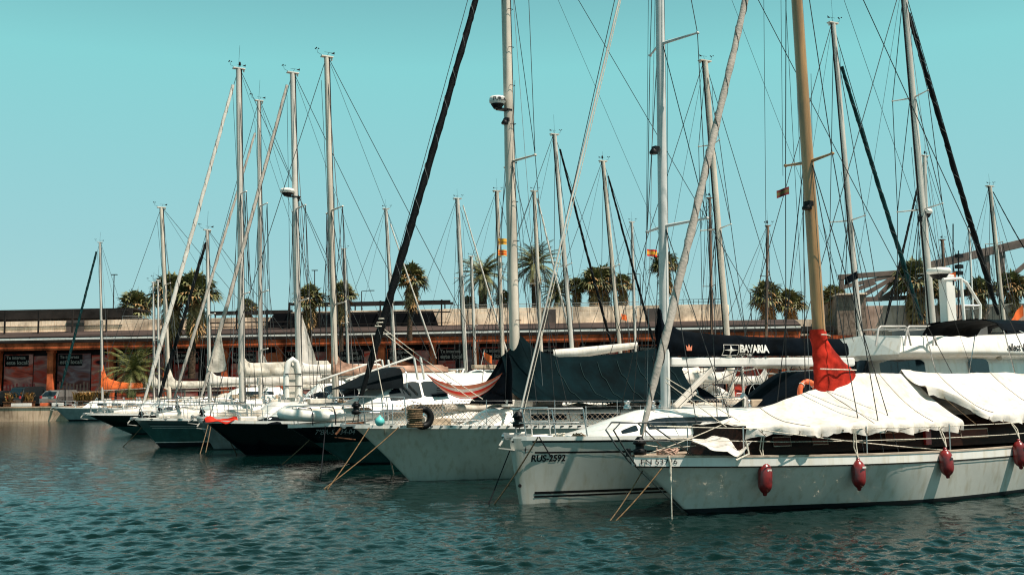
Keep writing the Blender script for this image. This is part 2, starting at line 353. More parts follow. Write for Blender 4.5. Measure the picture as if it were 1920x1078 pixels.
# dark panels on the terrace wall
for pa_, pb_, za, zb_ in ((124, 158, 600, 628), (1018, 1042, 580, 610), (1213, 1236, 578, 604)):
    b = MB(); p0 = bp(pa_, zb_, 2.8); p1 = bp(pb_, za, 2.8); b.box(((p0.x + p1.x) / 2, 2.8, (p0.z + p1.z) / 2), (p1.x - p0.x, .08, p1.z - p0.z)); bpart(b, 'door_panel', mat('brown_grey_panel', (.09, .075, .07), .7))
b = MB(); p0 = bp(505, 628, 2.7); p1 = bp(790, 583, 2.7)
b.poly([(p0.x - 1, 2.7, p0.z), (p1.x + 2, 2.7, p0.z), (p1.x + 1.2, 2.7, p1.z), (p0.x + .5, 2.7, p1.z)], .06); bpart(b, 'dark_screen', mat('black_screen', (.002, .003, .005), .8))
# pergolas
def pergola(pa_, pb_, ytop, ybot, yl, thick, solid):
    b = MB(); xa, xb = bx(pa_, yl), bx(pb_, yl); z1 = bp((pa_ + pb_) / 2, ytop, yl).z; z0 = bp((pa_ + pb_) / 2, ybot, yl).z
    if solid:
        b.box(((xa + xb) / 2, yl + 4.7, z1 + .05), (xb - xa, 4.6, .14)); b.box(((xa + xb) / 2, yl + 2.4, z1 - .45), (xb - xa, .16, .9))
        b.box(((xa + xb) / 2, yl + 4.7, z1 - .85), (xb - xa - .3, 4.2, .2)); b.box(((xa + xb) / 2, yl + 1.2, z1 - .2), (xb - xa, .08, .08))
    else:
        for yy in (0, 2.4): b.box(((xa + xb) / 2, yl + yy, z1 - .09), (xb - xa, .14, thick)); b.box(((xa + xb) / 2, yl + yy, z1 - 1.15), (xb - xa, .1, .12))
    x = xa + .1
    while x <= xb:
        b.box((x, yl, (z0 + z1) / 2 - .1), (.14, .14, z1 - z0 - .2)); b.box((x, yl + 2.4, (z0 + z1) / 2 - .1), (.12, .12, z1 - z0 - .2))
        if not solid: b.box((x, yl + 1.2, z1 + .05), (.1, 2.6, .1))
        x += 3.6 if solid else 3.1
    b.box(((xa + xb) / 2, yl, z0 + .85), (xb - xa, .07, .07))
    bpart(b, 'pergola', darkm)
pergola(-120, 228, 579, 628, 1.2, .3, True)
pergola(385, 548, 583, 628, 1.2, .22, False)
pergola(540, 845, 566, 623, 1.4, .25, False)
# hand rails
def rail(pa_, pb_, z, yl, h=.9, name='railing', m=steel, st=2.2, r_=.03):
    b = MB(); xa, xb = bx(pa_, yl), bx(pb_, yl)
    b.tube([(xa, yl, z + h), (xb, yl, z + h)], r_, 6); b.tube([(xa, yl, z + h * .5), (xb, yl, z + h * .5)], r_ * .7, 6)
    x = xa
    while x <= xb: b.tube([(x, yl, z), (x, yl, z + h)], r_, 6); x += st
    bpart(b, name, m)
rail(228, 390, wt0 - .1, 3.0, .5); rail(845, 1200, wt1 - .15, 3.0, .45)
rail(1236, 1366, wt1 - .1, 3.0, .55, m=darkm, st=.5, r_=.025)
# right-hand lower range and the steel truss
pav = empty('pavilion', (0, 0, 0), 0, 'pink concrete pavilion block under the big steel truss', 'building'); pav.matrix_world = BR
def ppart(mb, name, m): return mb.build(name, m, pav, .01)
def pbox(pa_, pb_, ya, yb, yl, dep, name, m, sink=None):
    p0 = bp(pa_, yb, yl); p1 = bp(pb_, ya, yl); b = MB(); z0 = QZ if sink else p0.z
    b.box(((p0.x + p1.x) / 2, yl + dep / 2, (z0 + p1.z) / 2), (p1.x - p0.x, dep, p1.z - z0)); return ppart(b, name, m)
pink = mat('pink_concrete', (.52, .36, .29), .85, var=.2, vscale=.5, streak=.2)
pbox(1626, 1705, 572, 700, 4, 8, 'wall', pink, 1); pbox(1708, 2100, 566, 700, 4.6, 8, 'wall', pink, 1)
pbox(1574, 1623, 553, 700, 3, 6, 'stair_tower', mat('brown_concrete', (.26, .19, .15), .85, var=.25, streak=.3), 1)
pbox(1570, 1626, 549, 553, 2.6, 7, 'roof_slab', conc)
pbox(1374, 1566, 598, 640, 9, 6, 'rear_wall', conc, 1)
pbox(1440, 1566, 611, 622, 1.0, 5, 'canopy', darkm); pbox(1470, 1600, 628, 700, 3, .4, 'dark_arcade', orb, 1)
tr = empty('steel_truss', (0, 0, 0), 0, 'huge weathered steel truss rising to the right above the pavilion', 'truss'); tr.matrix_world = BR
def tbar(a, c, wd=.55, yl=6, name='chord'):
    b = MB(); p0 = bp(a[0], a[1], yl); p1 = bp(c[0], c[1], yl); b.bar(p0, p1, wd, wd); b.build(name, trussm, tr, .02)
for yl, cc in ((6, 1), (14, .8)):
    tbar((1572, 520), (1690, 511), .5 * cc, yl); tbar((1690, 511), (2000, 436), .8 * cc, yl); tbar((1572, 540), (1690, 513), .4 * cc, yl, 'brace')
    tbar((1600, 562), (1760, 556), .45 * cc, yl); tbar((1760, 556), (2000, 522), .7 * cc, yl)
    for a, c in (((1690, 512), (1622, 552)), ((1690, 512), (1640, 562)), ((1750, 498), (1650, 562)), ((1850, 474), (1853, 540)), ((1878, 470), (1880, 536)), ((1578, 522), (1578, 560)), ((1680, 515), (1681, 560)), ((1930, 490), (1880, 532)), ((1960, 505), (1900, 530)), ((1940, 452), (1950, 520)), ((1640, 530), (1600, 545))):
        tbar(a, c, .42 * cc, yl, 'brace')
# lamp posts on the terrace
def lamp_post(px, ytop, Y, lab, arm=1, z0=QZ):
    p = at(px, ytop, Y); e = empty('lamp_post', (p.x, p.y, z0), 0, lab, 'lamp post', 'slim lamp posts on the terrace'); h = p.z - z0
    b = MB(); b.tube([(0, 0, 0), (0, 0, h)], [.09, .05], 8); b.build('pole', darkm, e)
    b = MB(); b.tube([(0, 0, h), (arm * .8, 0, h + .05)], .035, 6); b.box((arm * 1.1, 0, h + .06), (.7, .25, .08)); b.build('lamp_head', darkm, e)
lamp_post(214, 516, 118, 'thin bare pole rising behind the left end of the pergola roof', .01)
lamp_post(678, 546, 118, 'thin street lamp with a flat arm to the right of the tan mast palms')
lamp_post(1200, 514, 118, 'thin street lamp left of the tall palm behind the silver mast', -1)
lamp_post(1407, 548, 118, 'thin double street lamp left of the two shaggy palms', 1)
lamp_post(590, 508, 120, 'thin dark pole over the palms above the black terrace screen', .01)
# ---------------------------------------------------------------- palms
def frond(b, base, az, el, L, droop, wd, nl, mi, rng, feather=True):
    pts = []; p = Vector(base); a = el
    n = 7
    for i in range(n + 1):
        pts.append(p.copy()); d = Vector((math.cos(az) * math.cos(a), math.sin(az) * math.cos(a), math.sin(a))); p = p + d * (L / n); a -= droop / n
    b.tube(pts, [.035 * (1 - .8 * i / n) for i in range(n + 1)], 4, mi)
    side = Vector((-math.sin(az), math.cos(az), 0))
    for k in range(nl):
        t = .12 + .88 * k / nl; q = t * n; i = min(int(q), n - 1); c = pts[i].lerp(pts[i + 1], q - i); dr = (pts[i + 1] - pts[i]).normalized()
        l = wd * (math.sin(math.pi * min(1, t * .9 + .12)) ** .6)
        for s in (-1, 1):
            e = c + (side * s * .8 + dr * .75 + Vector((0, 0, -.3 + rng.uniform(-.15, .15)))).normalized() * l; u = dr * .045
            b.add([c - u, c + u, e], [(0, 1, 2)], mi, False)
def fan(b, base, az, el, Ls, Rf, mi, rng, n=13):
    """petiole and a ragged fan leaf"""
    d = Vector((math.cos(az) * math.cos(el), math.sin(az) * math.cos(el), math.sin(el))); c = Vector(base) + d * Ls
    b.tube([base, c], .03, 3, mi)
    side = Vector((-math.sin(az), math.cos(az), 0)); up = d.cross(side).normalized()
    tilt = rng.uniform(-.5, .5); side = (side * math.cos(tilt) + up * math.sin(tilt)).normalized()
    for k in range(n):
        a = R(-115) + R(230) * k / (n - 1); r_ = Rf * (1 - .25 * abs(a) / R(115)) * rng.uniform(.8, 1.1)
        dr = (d * math.cos(a) + side * math.sin(a)).normalized(); q = dr.cross(up).normalized()
        m1 = c + dr * r_ * .55; e = c + dr * r_ + Vector((0, 0, -r_ * rng.uniform(.15, .5)))
        b.add([c, m1 + q * .085 * Rf, m1 - q * .085 * Rf, e], [(0, 2, 1), (1, 2, 3)], mi, False)
def palm(kind, seed, th, cr):
    """kind: date (feather), fan; th trunk height, cr crown radius"""
    rng = random.Random(seed); e = bpy.data.objects.new('palm_tree', None); C.objects.link(e)
    b = MB(); lean = rng.uniform(-.3, .3); rt = .34 if kind == 'date' else .24
    n = 16; P = []; rs = []
    for i in range(n + 1):
        t = i / n; P.append((lean * t * t, 0, th * t)); rs.append(rt * (1.25 - .35 * t) * (1 + .09 * (i % 2)))
    b.tube(P, rs, 10); b.build('trunk', barkm, e)
    top = Vector((lean, 0, th)); g = MB(); dmb = MB()
    if kind == 'date':
        for k in range(64):
            az = rng.uniform(0, 6.283); u = (k + .5) / 64; el = R(82 - 112 * u)
            frond(g, top + Vector((0, 0, .25)), az, el, cr * rng.uniform(.88, 1.1), R(55 + 25 * rng.random()), cr * .2, 20, 0, rng)
        for k in range(12): frond(dmb, top, rng.uniform(0, 6.283), R(-35 - 25 * rng.random()), cr * .6, R(40), cr * .14, 12, 0, rng)
    else:
        for k in range(44):
            az = rng.uniform(0, 6.283); u = (k + .5) / 44; el = R(85 - 105 * u + rng.uniform(-8, 8))
            fan(g, top, az, el, cr * rng.uniform(.45, .62), cr * rng.uniform(.5, .66), 0, rng)
        for k in range(95):
            az = rng.uniform(0, 6.283); z = -rng.random() * cr * 1.1
            fan(dmb, top + Vector((0, 0, z)), az, R(-40 - 40 * rng.random()), cr * .3, cr * .44, 0, rng, 9)
    if kind == 'fan':
        for k in range(16): fan(dmb, top, rng.uniform(0, 6.283), R(rng.uniform(-25, 25)), cr * .5, cr * .5, 0, rng)
    g.build('crown', leafg, e); dmb.build('dead_frond_skirt', leafy, e)
    return e
protos = {}
def put_palm(px, py, rpx, kind, Y, lab, ground=QZ, seed=None):
    """crown centre pixel, crown radius in px, distance"""
    c = at(px, py, Y); cr = rpx * (1.75 if kind == 'date' else 1.3) * Y / F
    key = kind + str((seed or int(px)) % 3)
    base_cr = 2.2 if kind == 'fan' else 2.6
    if key not in protos: protos[key] = palm(kind, hash(key) % 7 + ord(key[-1]), 7.0, base_cr); e = protos[key]; first = True
    else: e = copy_tree(protos[key]); first = False
    s = cr / base_cr; e.scale = (s, s, s)
    e.location = (c.x, c.y, c.z - 7.0 * s); e.rotation_euler = (0, 0, (px * 7) % 6.28)
    tag(e, lab, 'palm tree', 'palms along the waterfront')
    return e
import zlib
def hash(s): return zlib.crc32(s.encode())
put_palm(252, 577, 30, 'fan', 122, 'low bushy palm top showing right of the solid pergola roof')
put_palm(318, 556, 38, 'fan', 99, 'shaggy fan palm with ragged top behind the third mast from the left', seed=1)
put_palm(362, 552, 38, 'fan', 98, 'shaggy brown-skirted fan palm crossed by the white furled sail', seed=2)
put_palm(462, 580, 18, 'fan', 122, 'small palm top between the two tall masts over the terrace railing')
put_palm(582, 562, 26, 'fan', 98, 'fan palm in front of the black terrace screen, left of two')
put_palm(640, 556, 25, 'fan', 98, 'thin-crowned fan palm close behind the tallest tan mast')
put_palm(768, 524, 28, 'fan', 98, 'wind-blown fan palm beside the black furled sail')
put_palm(905, 524, 34, 'date', 122, 'round feather palm left of the mast with two flags')
put_palm(1005, 505, 36, 'date', 122, 'tallest round feather palm right of the thick tan mast')
put_palm(1042, 556, 27, 'date', 124, 'low feather palm at the foot of the tallest round palm')
put_palm(1080, 540, 18, 'fan', 124, 'small slim fan palm left of the dense brown-skirted palm')
put_palm(1112, 532, 28, 'fan', 122, 'dense fan palm with heavy brown skirt, left of the pair behind a furled sail', seed=1)
put_palm(1134, 530, 28, 'fan', 123, 'dense fan palm with brown skirt, right of the pair behind a furled sail', seed=2)
put_palm(1165, 536, 20, 'fan', 122, 'fan palm right of the dense brown-skirted pair, behind a grey mast')
put_palm(1243, 500, 26, 'fan', 122, 'high fan palm half hidden by the silver mast')
put_palm(1435, 562, 31, 'fan', 112, 'shaggy fan palm behind the thin wooden mast')
put_palm(1478, 573, 27, 'fan', 112, 'lower shaggy fan palm left of the ochre wooden mast')
put_palm(1560, 558, 22, 'fan', 105, 'fan palm beside the brown stair tower')
put_palm(1712, 530, 38, 'fan', 103, 'large fan palm behind the furled dark teal sail under the truss')
put_palm(1765, 545, 22, 'fan', 103, 'fan palm partly hidden by the white radar arch')
put_palm(1838, 548, 24, 'fan', 103, 'fan palm with dry fronds between radar arch and black furled sail')
put_palm(1893, 540, 28, 'fan', 103, 'dry fan palm at the right edge behind a grey mast')
put_palm(942, 562, 16, 'fan', 124, 'small palm top right of the mast with two flags')
put_palm(878, 572, 15, 'fan', 124, 'low palm top at the left foot of the round feather palm')
e = palm('date', 5, 2.2, 3.4); q = at(247, 735, 97); e.location = (q.x, q.y, 1.9)
for ch in e.children:
    if ch.name.startswith('crown'): ch.data.materials[0] = leafb
tag(e, 'low spreading green palm with arching fronds in front of the shops', 'palm tree')
# ---------------------------------------------------------------- quay things
def car(px, pyb, Y, rz, m, lab, van=False):
    p = at(px, pyb, Y); e = empty('parked_car', (p.x, p.y, QZ), rz, lab, 'car', 'cars parked on the quay')
    H = 1.55 if not van else 1.9; W = .9; b = MB()
    prof = [(-2.2, .35), (-2.25, .75), (-2.1, 1.0), (-1.7, H - .1), (-1.2, H), (.5, H), (1.2, 1.02), (2.1, .85), (2.2, .35)]
    rows = []
    for x, z in prof: rows.append([(x, -W, .3), (x, -W, min(z, .95)), (x, -W * (.8 if z > 1 else .97), z), (x, W * (.8 if z > 1 else .97), z), (x, W, min(z, .95)), (x, W, .3)])
    b.grid(rows, sm=False); b.poly([(p_[0], -W, p_[1]) for p_ in prof], .001, Vector((0, 1, 0))); b.build('body', m, e, .05)
    b = MB(); b.poly([(-2.13, -.72, 1.05), (-2.13, .72, 1.05), (-1.78, .62, H - .16), (-1.78, -.62, H - .16)], .03, Vector((-1, 0, .3))); b.build('rear_window', glassd, e)
    for s in (-1, 1):
        b = MB(); b.poly([(-1.5, s * .87, 1.02), (.9, s * .87, 1.02), (.45, s * .77, H - .12), (-1.35, s * .77, H - .12)], .02 * s, Vector((0, 1, .2))); b.build('side_window', glassd, e)
        b = MB(); b.box((-2.22, s * .76, .92), (.06, .2, .25)); b.build('tail_light', lamp_l, e)
        for xx in (-1.35, 1.35):
            b = MB(); b.lathe([(.02, -.1), (.32, -.1), (.34, 0), (.32, .1), (.02, .1)], (xx, s * .8, .34), 18, rot=Matrix.Rotation(R(90), 3, 'X')); b.build('wheel', black, e)
    return e
car(120, 757, 98, R(75), carg, 'silver hatchback seen from behind above the small white boat')
car(60, 760, 98, R(70), cark, 'dark van parked left of the silver hatchback', True)
car(8, 762, 98, R(80), cark, 'dark car cut by the left edge of the photo')
def planter(px, py, Y, lab, s=1.0):
    p = at(px, py, Y); e = empty('planter', (p.x, p.y, QZ), 0, lab, 'planter', 'quayside planters with spiky dry grasses')
    b = MB(); b.box((0, 0, .25), (2.6 * s, .7, .5)); b.box((0, 0, .52), (2.7 * s, .8, .08)); b.build('box', rust, e)
    g = MB(); rng = random.Random(int(px))
    for k in range(160):
        x = rng.uniform(-1.2, 1.2) * s; y = rng.uniform(-.3, .3); a = rng.uniform(0, 6.28); h = rng.uniform(.5, 1.1); d = Vector((math.cos(a), math.sin(a), 0)) * h * .5; q = Vector((-math.sin(a), math.cos(a), 0)) * .05
        c = Vector((x, y, .5)); g.add([c - q, c + q, c + d * .4 + Vector((0, 0, h * .7)) + q, c + d * .4 + Vector((0, 0, h * .7)) - q, c + d + Vector((0, 0, h * .9))], [(0, 1, 2, 3), (3, 2, 4)], 0, False)
    g.build('leaves', mat('dry_grass', (.42, .24, .08), .8, var=.4), e)
planter(36, 757, 96.2, 'long planter of orange dry grasses at the left edge of the quay')
planter(157, 752, 96.2, 'spiky planter right of the silver hatchback', .7)
planter(188, 750, 97, 'spiky planter below the orange sail cover', .6)
b = MB(); xa, xb = bx(-260, -5), bx(520, -5)
b.box(((xa + xb) / 2, -5, QZ + 1.35), (xb - xa, .08, .12)); b.box(((xa + xb) / 2, -5, QZ + .8), (xb - xa, .05, .08)); x = xa
while x < xb: b.box((x, -5, QZ + .7), (.1, .1, 1.4)); x += 2.5
o = tag(b.build('guard_rail', mat('pale_rail_paint', (.45, .36, .28), .6)), 'pale guard rail running along the quay in front of the shops', 'railing'); o.matrix_world = BR
for i, (pa_, pb_) in enumerate(((-60, -4), (22, 62), (76, 96), (98, 122))):
    p0 = at(pa_, 762, 95.6); p1 = at(pb_, 762, 95.6); b = MB(); b.box((0, 0, .22), (p1.x - p0.x - .15, .25, .28)); b.box((0, 0, .04), (p1.x - p0.x - .4, .15, .08))
    o = b.build('wheel_stop', white if i != 2 else orangep, None, .02); o.location = ((p0.x + p1.x) / 2, 95.4, QZ + .02)
    tag(o, ['white kerb block at the left edge of the quay', 'white kerb block in front of the dark van', 'orange kerb block between van and hatchback', 'white kerb block under the silver hatchback'][i], 'kerb block', 'kerb blocks on the quay edge')
# ---------------------------------------------------------------- boats
def smooth(a, b, x):
    t = max(0, min(1, (x - a) / (b - a))); return t * t * (3 - 2 * t)
class Boat:
    """local frame: +X aft from the bow tip, +Z up, centre plane y=0; near = -1/+1 side that faces the camera"""
    def __init__(s, name, label, cat, org, ang, near=-1, group='boats moored side by side in the marina'):
        s.e = empty(name, (org[0], org[1], 0), ang, label, cat, group); s.near = near; s.ang = ang
        s.M = Matrix.Translation((org[0], org[1], 0)) @ Matrix.Rotation(ang, 4, 'Z'); s.I = s.M.inverted()
    def pl(s, px, py, yl=0):
        o = s.I @ Vector((0, 0, CAMH)); d = s.I.to_3x3() @ ray(px, py); k = (yl - o.y) / d.y; return o + d * k
    def P(s, mb, name, m, bevel=0, parent=None): return mb.build(name, m, parent or s.e, bevel)
    # hull -----------------------------------------------------------------
    def hull(s, L, B, zb, zm, zs, over, bands, flare=(.5, .12), tm=.55, ws=.8, pw=.72, stem=1.0, tr=.5, name='hull', full=1.0):
        """bands: [(v_end, material)], v 0 at the sheer, 1 at the waterline, 1.5 below water"""
        s.L, s.B = L, B; a = zb; c = 2 * (zb + zs - 2 * zm)
        s.sheer = lambda t: zb * (1 - t) * (1 - 2 * t) + zm * 4 * t * (1 - t) + zs * t * (2 * t - 1)
        def x0(v): return over * min(v, 1.6) ** stem
        def x1(v): return L - tr * (v if tr > 0 else v)
        def wd(t):
            k = math.sin(min(1, t / tm) * math.pi / 2) ** pw
            if t > tm: k = 1 - (1 - ws) * ((t - tm) / (1 - tm)) ** 2
            return max(k, .0)
        def hw(t, v):
            fl = flare[0] + (flare[1] - flare[0]) * smooth(0, tm, t)
            return B / 2 * wd(t) * (1 - fl * min(v, 1.0) ** 1.15 - .45 * max(0, v - 1)) + .012
        s.x0, s.x1, s.hw = x0, x1, hw
        ts = [0, .004, .01, .02, .035, .055, .08, .11, .15] + [.15 + .85 * i / 20 for i in range(1, 21)]
        vb = [0.0]; mi = []
        for k, (ve, m) in enumerate(bands):
            n = max(2, int((ve - vb[-1]) / .08)); st = vb[-1]
            for i in range(1, n + 1): vb.append(st + (ve - st) * i / n); mi.append(k)
        def pt(t, v, sd):
            z = s.sheer(t) * (1 - v) if v <= 1 else -(v - 1) * .9
            return (x0(v) + t * (x1(v) - x0(v)), sd * hw(t, v), z)
        mb = MB()
        for j in range(len(vb) - 1):
            for sd in (-1, 1):
                mb.grid([[pt(t, vb[j], sd), pt(t, vb[j + 1], sd)] for t in ts], mi[j], flip=(sd > 0))
            mb.add([pt(1, vb[j], -1), pt(1, vb[j], 1), pt(1, vb[j + 1], 1), pt(1, vb[j + 1], -1)], [(0, 1, 2, 3)], mi[j], False)
            mb.add([pt(0, vb[j], -1), pt(0, vb[j + 1], -1), pt(0, vb[j + 1], 1), pt(0, vb[j], 1)], [(0, 1, 2, 3)], mi[j], False)
        me_ = s.P(mb, name, [m for _, m in bands])
        bm_ = me_.data; import bmesh
        q = bmesh.new(); q.from_mesh(bm_); bmesh.ops.remove_doubles(q, verts=q.verts, dist=.0005); bmesh.ops.recalc_face_normals(q, faces=q.faces); q.to_mesh(bm_); q.free()
        s.hullo = me_
        return s
    def tx(s, x, v=0): return max(0, min(1, (x - s.x0(v)) / (s.x1(v) - s.x0(v))))
    def edge(s, x): return s.hw(s.tx(x), 0)
    def zd(s, x): return s.sheer(s.tx(x))
    def side(s, x, z):
        v = 0
        for _ in range(6):
            t = s.tx(x, v); v = max(0, 1 - z / s.sheer(t))
        return s.hw(s.tx(x, v), v)
    def deck(s, m=None, x1=None, sink=.03, camber=.06, rail=None, railh=.06, railw=.035):
        mb = MB(); rows = []
        n = 30
        for i in range(n + 1):
            x = .02 + (s.L - .04) * i / n; w_ = s.edge(x) - .015; z = s.zd(x) - sink
            rows.append([(x, w_ * k / 4, z + camber * (1 - (k / 4) ** 2)) for k in range(-4, 5)])
        mb.grid(rows, flip=True); s.P(mb, 'deck', m or deckm)
        if rail:
            for sd in (-1, 1):
                mb = MB(); rr = []
                for i in range(n * 2 + 1):
                    x = .0 + s.L * i / n / 2; y = sd * s.edge(x); z = s.zd(x)
                    rr.append([(x, y + sd * .015, z - .035), (x, y + sd * .015, z + railh), (x, y - sd * railw, z + railh), (x, y - sd * railw, z - .035)])
                mb.grid(rr, cv=True, sm=False, flip=sd > 0); s.P(mb, 'toe_rail', rail)
    def strip(s, x0, x1, za, zb, m, name='stripe', off=.008, sd=None, rel=True, n=36):
        """stripe following the hull side; z measured down from the sheer when rel"""
        sd = sd or s.near; mb = MB(); rr = []
        for i in range(n + 1):
            x = x0 + (x1 - x0) * i / n; zz = s.zd(x) if rel else 0
            a, b = zz + za, zz + zb; rr.append([(x, sd * (s.side(x, a) + off), a), (x, sd * (s.side(x, b) + off), b)])
        mb.grid(rr, flip=sd > 0); return s.P(mb, name, m)
    def text(s, txt, size, x, z, m, k_off=.004, **k):
        sd = s.near
        return lettering(txt, size, lambda u, w_: (x - sd * u if sd < 0 else x - u, sd * (s.side(x + u * (1 if sd < 0 else -1), z + w_) + k_off), z + w_), m, s.e, **k)
    # deck gear --------------------------------------------------------------
    def pulpit(s, x1=1.5, h=.62, fwd=-.1, m=steel, r=.014, mid=True, droop=0):
        mb = MB(); w_ = s.edge(x1) - .05; z1 = s.zd(x1); zb_ = s.zd(0)
        wf = .16
        top = [(x1, -w_, z1 + h), (x1 * .5, -(s.edge(x1 * .5)), (z1 + zb_) / 2 + h), (.12, -wf * 1.1, zb_ + h), (fwd, -wf * .7, zb_ + h - .02), (fwd - .06, 0, zb_ + h - .03)]
        top = top + [(x, -y, z) for x, y, z in reversed(top[:-1])]
        mb.tube(top, r, 8)
        if mid:
            mt = [(x, y, z - h * .48) for x, y, z in top]; mb.tube([p for p in mt if p[0] > .05], r * .8, 6)
        for sd in (-1, 1):
            for xx in (x1, x1 * .55, .18):
                yy = s.edge(xx) - .05 if xx > .3 else wf * 1.1
                mb.tube([(xx, sd * yy, s.zd(xx) + h), (xx + .08, sd * max(.05, s.edge(xx + .08) - .05), s.zd(xx))], r, 6)
        return s.P(mb, 'pulpit', m)
    def pushpit(s, x0, h=.62, m=steel, r=.014):
        mb = MB(); w_ = s.edge(x0) - .05; w1 = s.edge(s.L - .1) - .06; z = s.zd(x0); z1 = s.zd(s.L - .1)
        for q in (h, h * .5):
            mb.tube([(x0, -w_, z + q), (s.L - .1, -w1, z1 + q), (s.L - .04, 0, z1 + q), (s.L - .1, w1, z1 + q), (x0, w_, z + q)], r, 6)
        for x, y in ((x0, w_), ((x0 + s.L) / 2, (w_ + w1) / 2), (s.L - .1, w1), (s.L - .08, w1 * .4)):
            for sd in (-1, 1): mb.tube([(x, sd * y, s.zd(x)), (x, sd * y, s.zd(x) + h)], r, 6)
        return s.P(mb, 'pushpit', m)
    def stanchions(s, x0, x1, step=1.7, h=.6, r=.012, m=steel, lm=wiref, lr=.0045):
        n = max(1, round((x1 - x0) / step))
        for i in range(n + 1):
            for sd in (-1, 1):
                x = x0 + (x1 - x0) * i / n; mb = MB(); y = sd * (s.edge(x) - .05)
                mb.tube([(x, y, s.zd(x) - .01), (x, y, s.zd(x) + h)], r, 6); mb.tube([(x, y, s.zd(x) - .01), (x, y, s.zd(x) + .05)], r * 1.9, 6)
                s.P(mb, 'stanchion', m)
        for sd in (-1, 1):
            for q in (h * .97, h * .5):
                mb = MB(); pts = []
                for i in range(n + 1):
                    x = x0 + (x1 - x0) * i / n; pts.append((x, sd * (s.edge(x) - .05), s.zd(x) + q))
                mb.tube(pts, lr, 4); s.P(mb, 'lifeline', lm)
    def house(s, x0, x1, w, h, m, slope=.14, ramp=.9, rampe=.25, wt=None, windows=(), crown=.06, z0=None, name='coachroof', wm=glassd, frame=None, narrow=.25, roofm=None):
        """coachroof; w fn/half width; windows: (xa, xb, f0, f1)"""
        W = lambda x: min(w * (1 - narrow * (1 - smooth(x0, x0 + (x1 - x0) * .6, x))), s.edge(x) - .12)
        zf = (lambda x: s.zd(x) + .01) if z0 is None else (lambda x: z0)
        hh = lambda x: h * (smooth(x0, x0 + ramp, x) if ramp else 1) * (1 - .25 * (1 - smooth(x1, x1 - rampe - .01, x)) if False else 1)
        def sec(x):
            z = zf(x); w_ = W(x); H = hh(x); ins = slope * H / max(h, .01) * 1.0
            return [(x, -w_, z), (x, -w_ + ins * .8, z + H * .85), (x, -w_ + ins * 1.25, z + H * .97)] + [(x, k / 3 * (w_ - ins * 1.6), z + H + crown * H / h * (1 - (k / 3) ** 2)) for k in range(-3, 4)] + [(x, w_ - ins * 1.25, z + H * .97), (x, w_ - ins * .8, z + H * .85), (x, w_, z)]
        xs = [x0 + ramp * i / 8 for i in range(8)] + [x0 + ramp + (x1 - x0 - ramp) * i / 14 for i in range(15)] if ramp else [x0 + (x1 - x0) * i / 16 for i in range(17)]
        S_ = [sec(x) for x in xs]; mb = MB(); mb.grid(S_, flip=True)
        mb.add(S_[-1], [tuple(range(len(S_[-1])))], 0, False)
        if not ramp: mb.add(S_[0], [tuple(reversed(range(len(S_[0]))))], 0, False)
        ho = s.P(mb, name, m)
        for (xa, xb, f0, f1) in windows:
            for sd in (-1, 1):
                n = 10
                def q(x, f, off):
                    z = zf(x); w_ = W(x); H = hh(x); ins = slope * H / h; zz = z + f * H; y = w_ - ins * .8 * (f / .85)
                    return (x, sd * (y + off), zz)
                mb = MB(); rr = []
                for i in range(n + 1):
                    x = xa + (xb - xa) * i / n; e_ = 1 - .18 * (abs(2 * i / n - 1) ** 6)
                    fm = (f0 + f1) / 2; rr.append([q(x, fm + (f0 - fm) * e_, .008), q(x, fm + (f1 - fm) * e_, .008)])
                mb.grid(rr, flip=sd > 0); wo = s.P(mb, 'window', wm, parent=ho)
                if frame:
                    mb = MB(); mb.tube([q(xa, f0, .008), q(xb, f0, .008), q(xb, f1, .008), q(xa, f1, .008)], .012, 5, closed=True); s.P(mb, 'window_frame', frame, parent=wo)
        s.house_top = lambda x: zf(x) + hh(x) + crown
        return ho
    def hatch(s, x, y=0, z=None, w_=.5):
        mb = MB(); z = z if z is not None else s.zd(x) + .03
        mb.box((x, y, z + .03), (w_, w_, .06)); ho = s.P(mb, 'hatch', alu, .01); mb = MB(); mb.box((x, y, z + .064), (w_ - .1, w_ - .1, .012)); s.P(mb, 'hatch_glass', glassd, parent=ho)
    def winch(s, x, y, z):
        mb = MB(); mb.lathe([(.085, 0), (.09, .03), (.06, .06), (.055, .11), (.075, .14), (.07, .17), (.02, .18)], (x, y, z), 14); s.P(mb, 'winch', steel)
    def coil(s, x, y, z, r=.16, m=None):
        mb = MB(); rng = random.Random(int(x * 97 + y * 13))
        pts = [(x + math.cos(a * .7) * r * (1 + .15 * rng.uniform(-1, 1)), y + math.sin(a * .7) * r * .8 * (1 + .15 * rng.uniform(-1, 1)), z + .02 + .012 * (a % 5) * rng.random() * 2) for a in range(46)]
        mb.tube(pts, .013, 5); s.P(mb, 'rope_coil', m or ropem)
    def anchor(s, x=.0, z=None, m=rust, sc=1):
        z = z if z is not None else s.zd(0) - .05; mb = MB()
        mb.box((x + .15, 0, z + .07), (.6 * sc, .12, .06)); mb.lathe([(.07, -.05), (.04, 0), (.07, .05)], (x - .12 * sc, 0, z + .07), 12, rot=Matrix.Rotation(R(90), 3, 'X'))
        ro = s.P(mb, 'bow_roller', steel, .005)
        mb = MB(); mb.tube([(x + .35 * sc, 0, z + .12), (x - .1 * sc, 0, z + .1), (x - .28 * sc, 0, z - .12 * sc)], .026 * sc, 6)
        for sd in (-1, 1): mb.poly([(x - .3 * sc, 0, z - .16 * sc), (x - .05 * sc, sd * .17 * sc, z - .2 * sc), (x + .14 * sc, 0, z - .22 * sc)], .02, Vector((0, 0, -1)))
        s.P(mb, 'anchor', m)
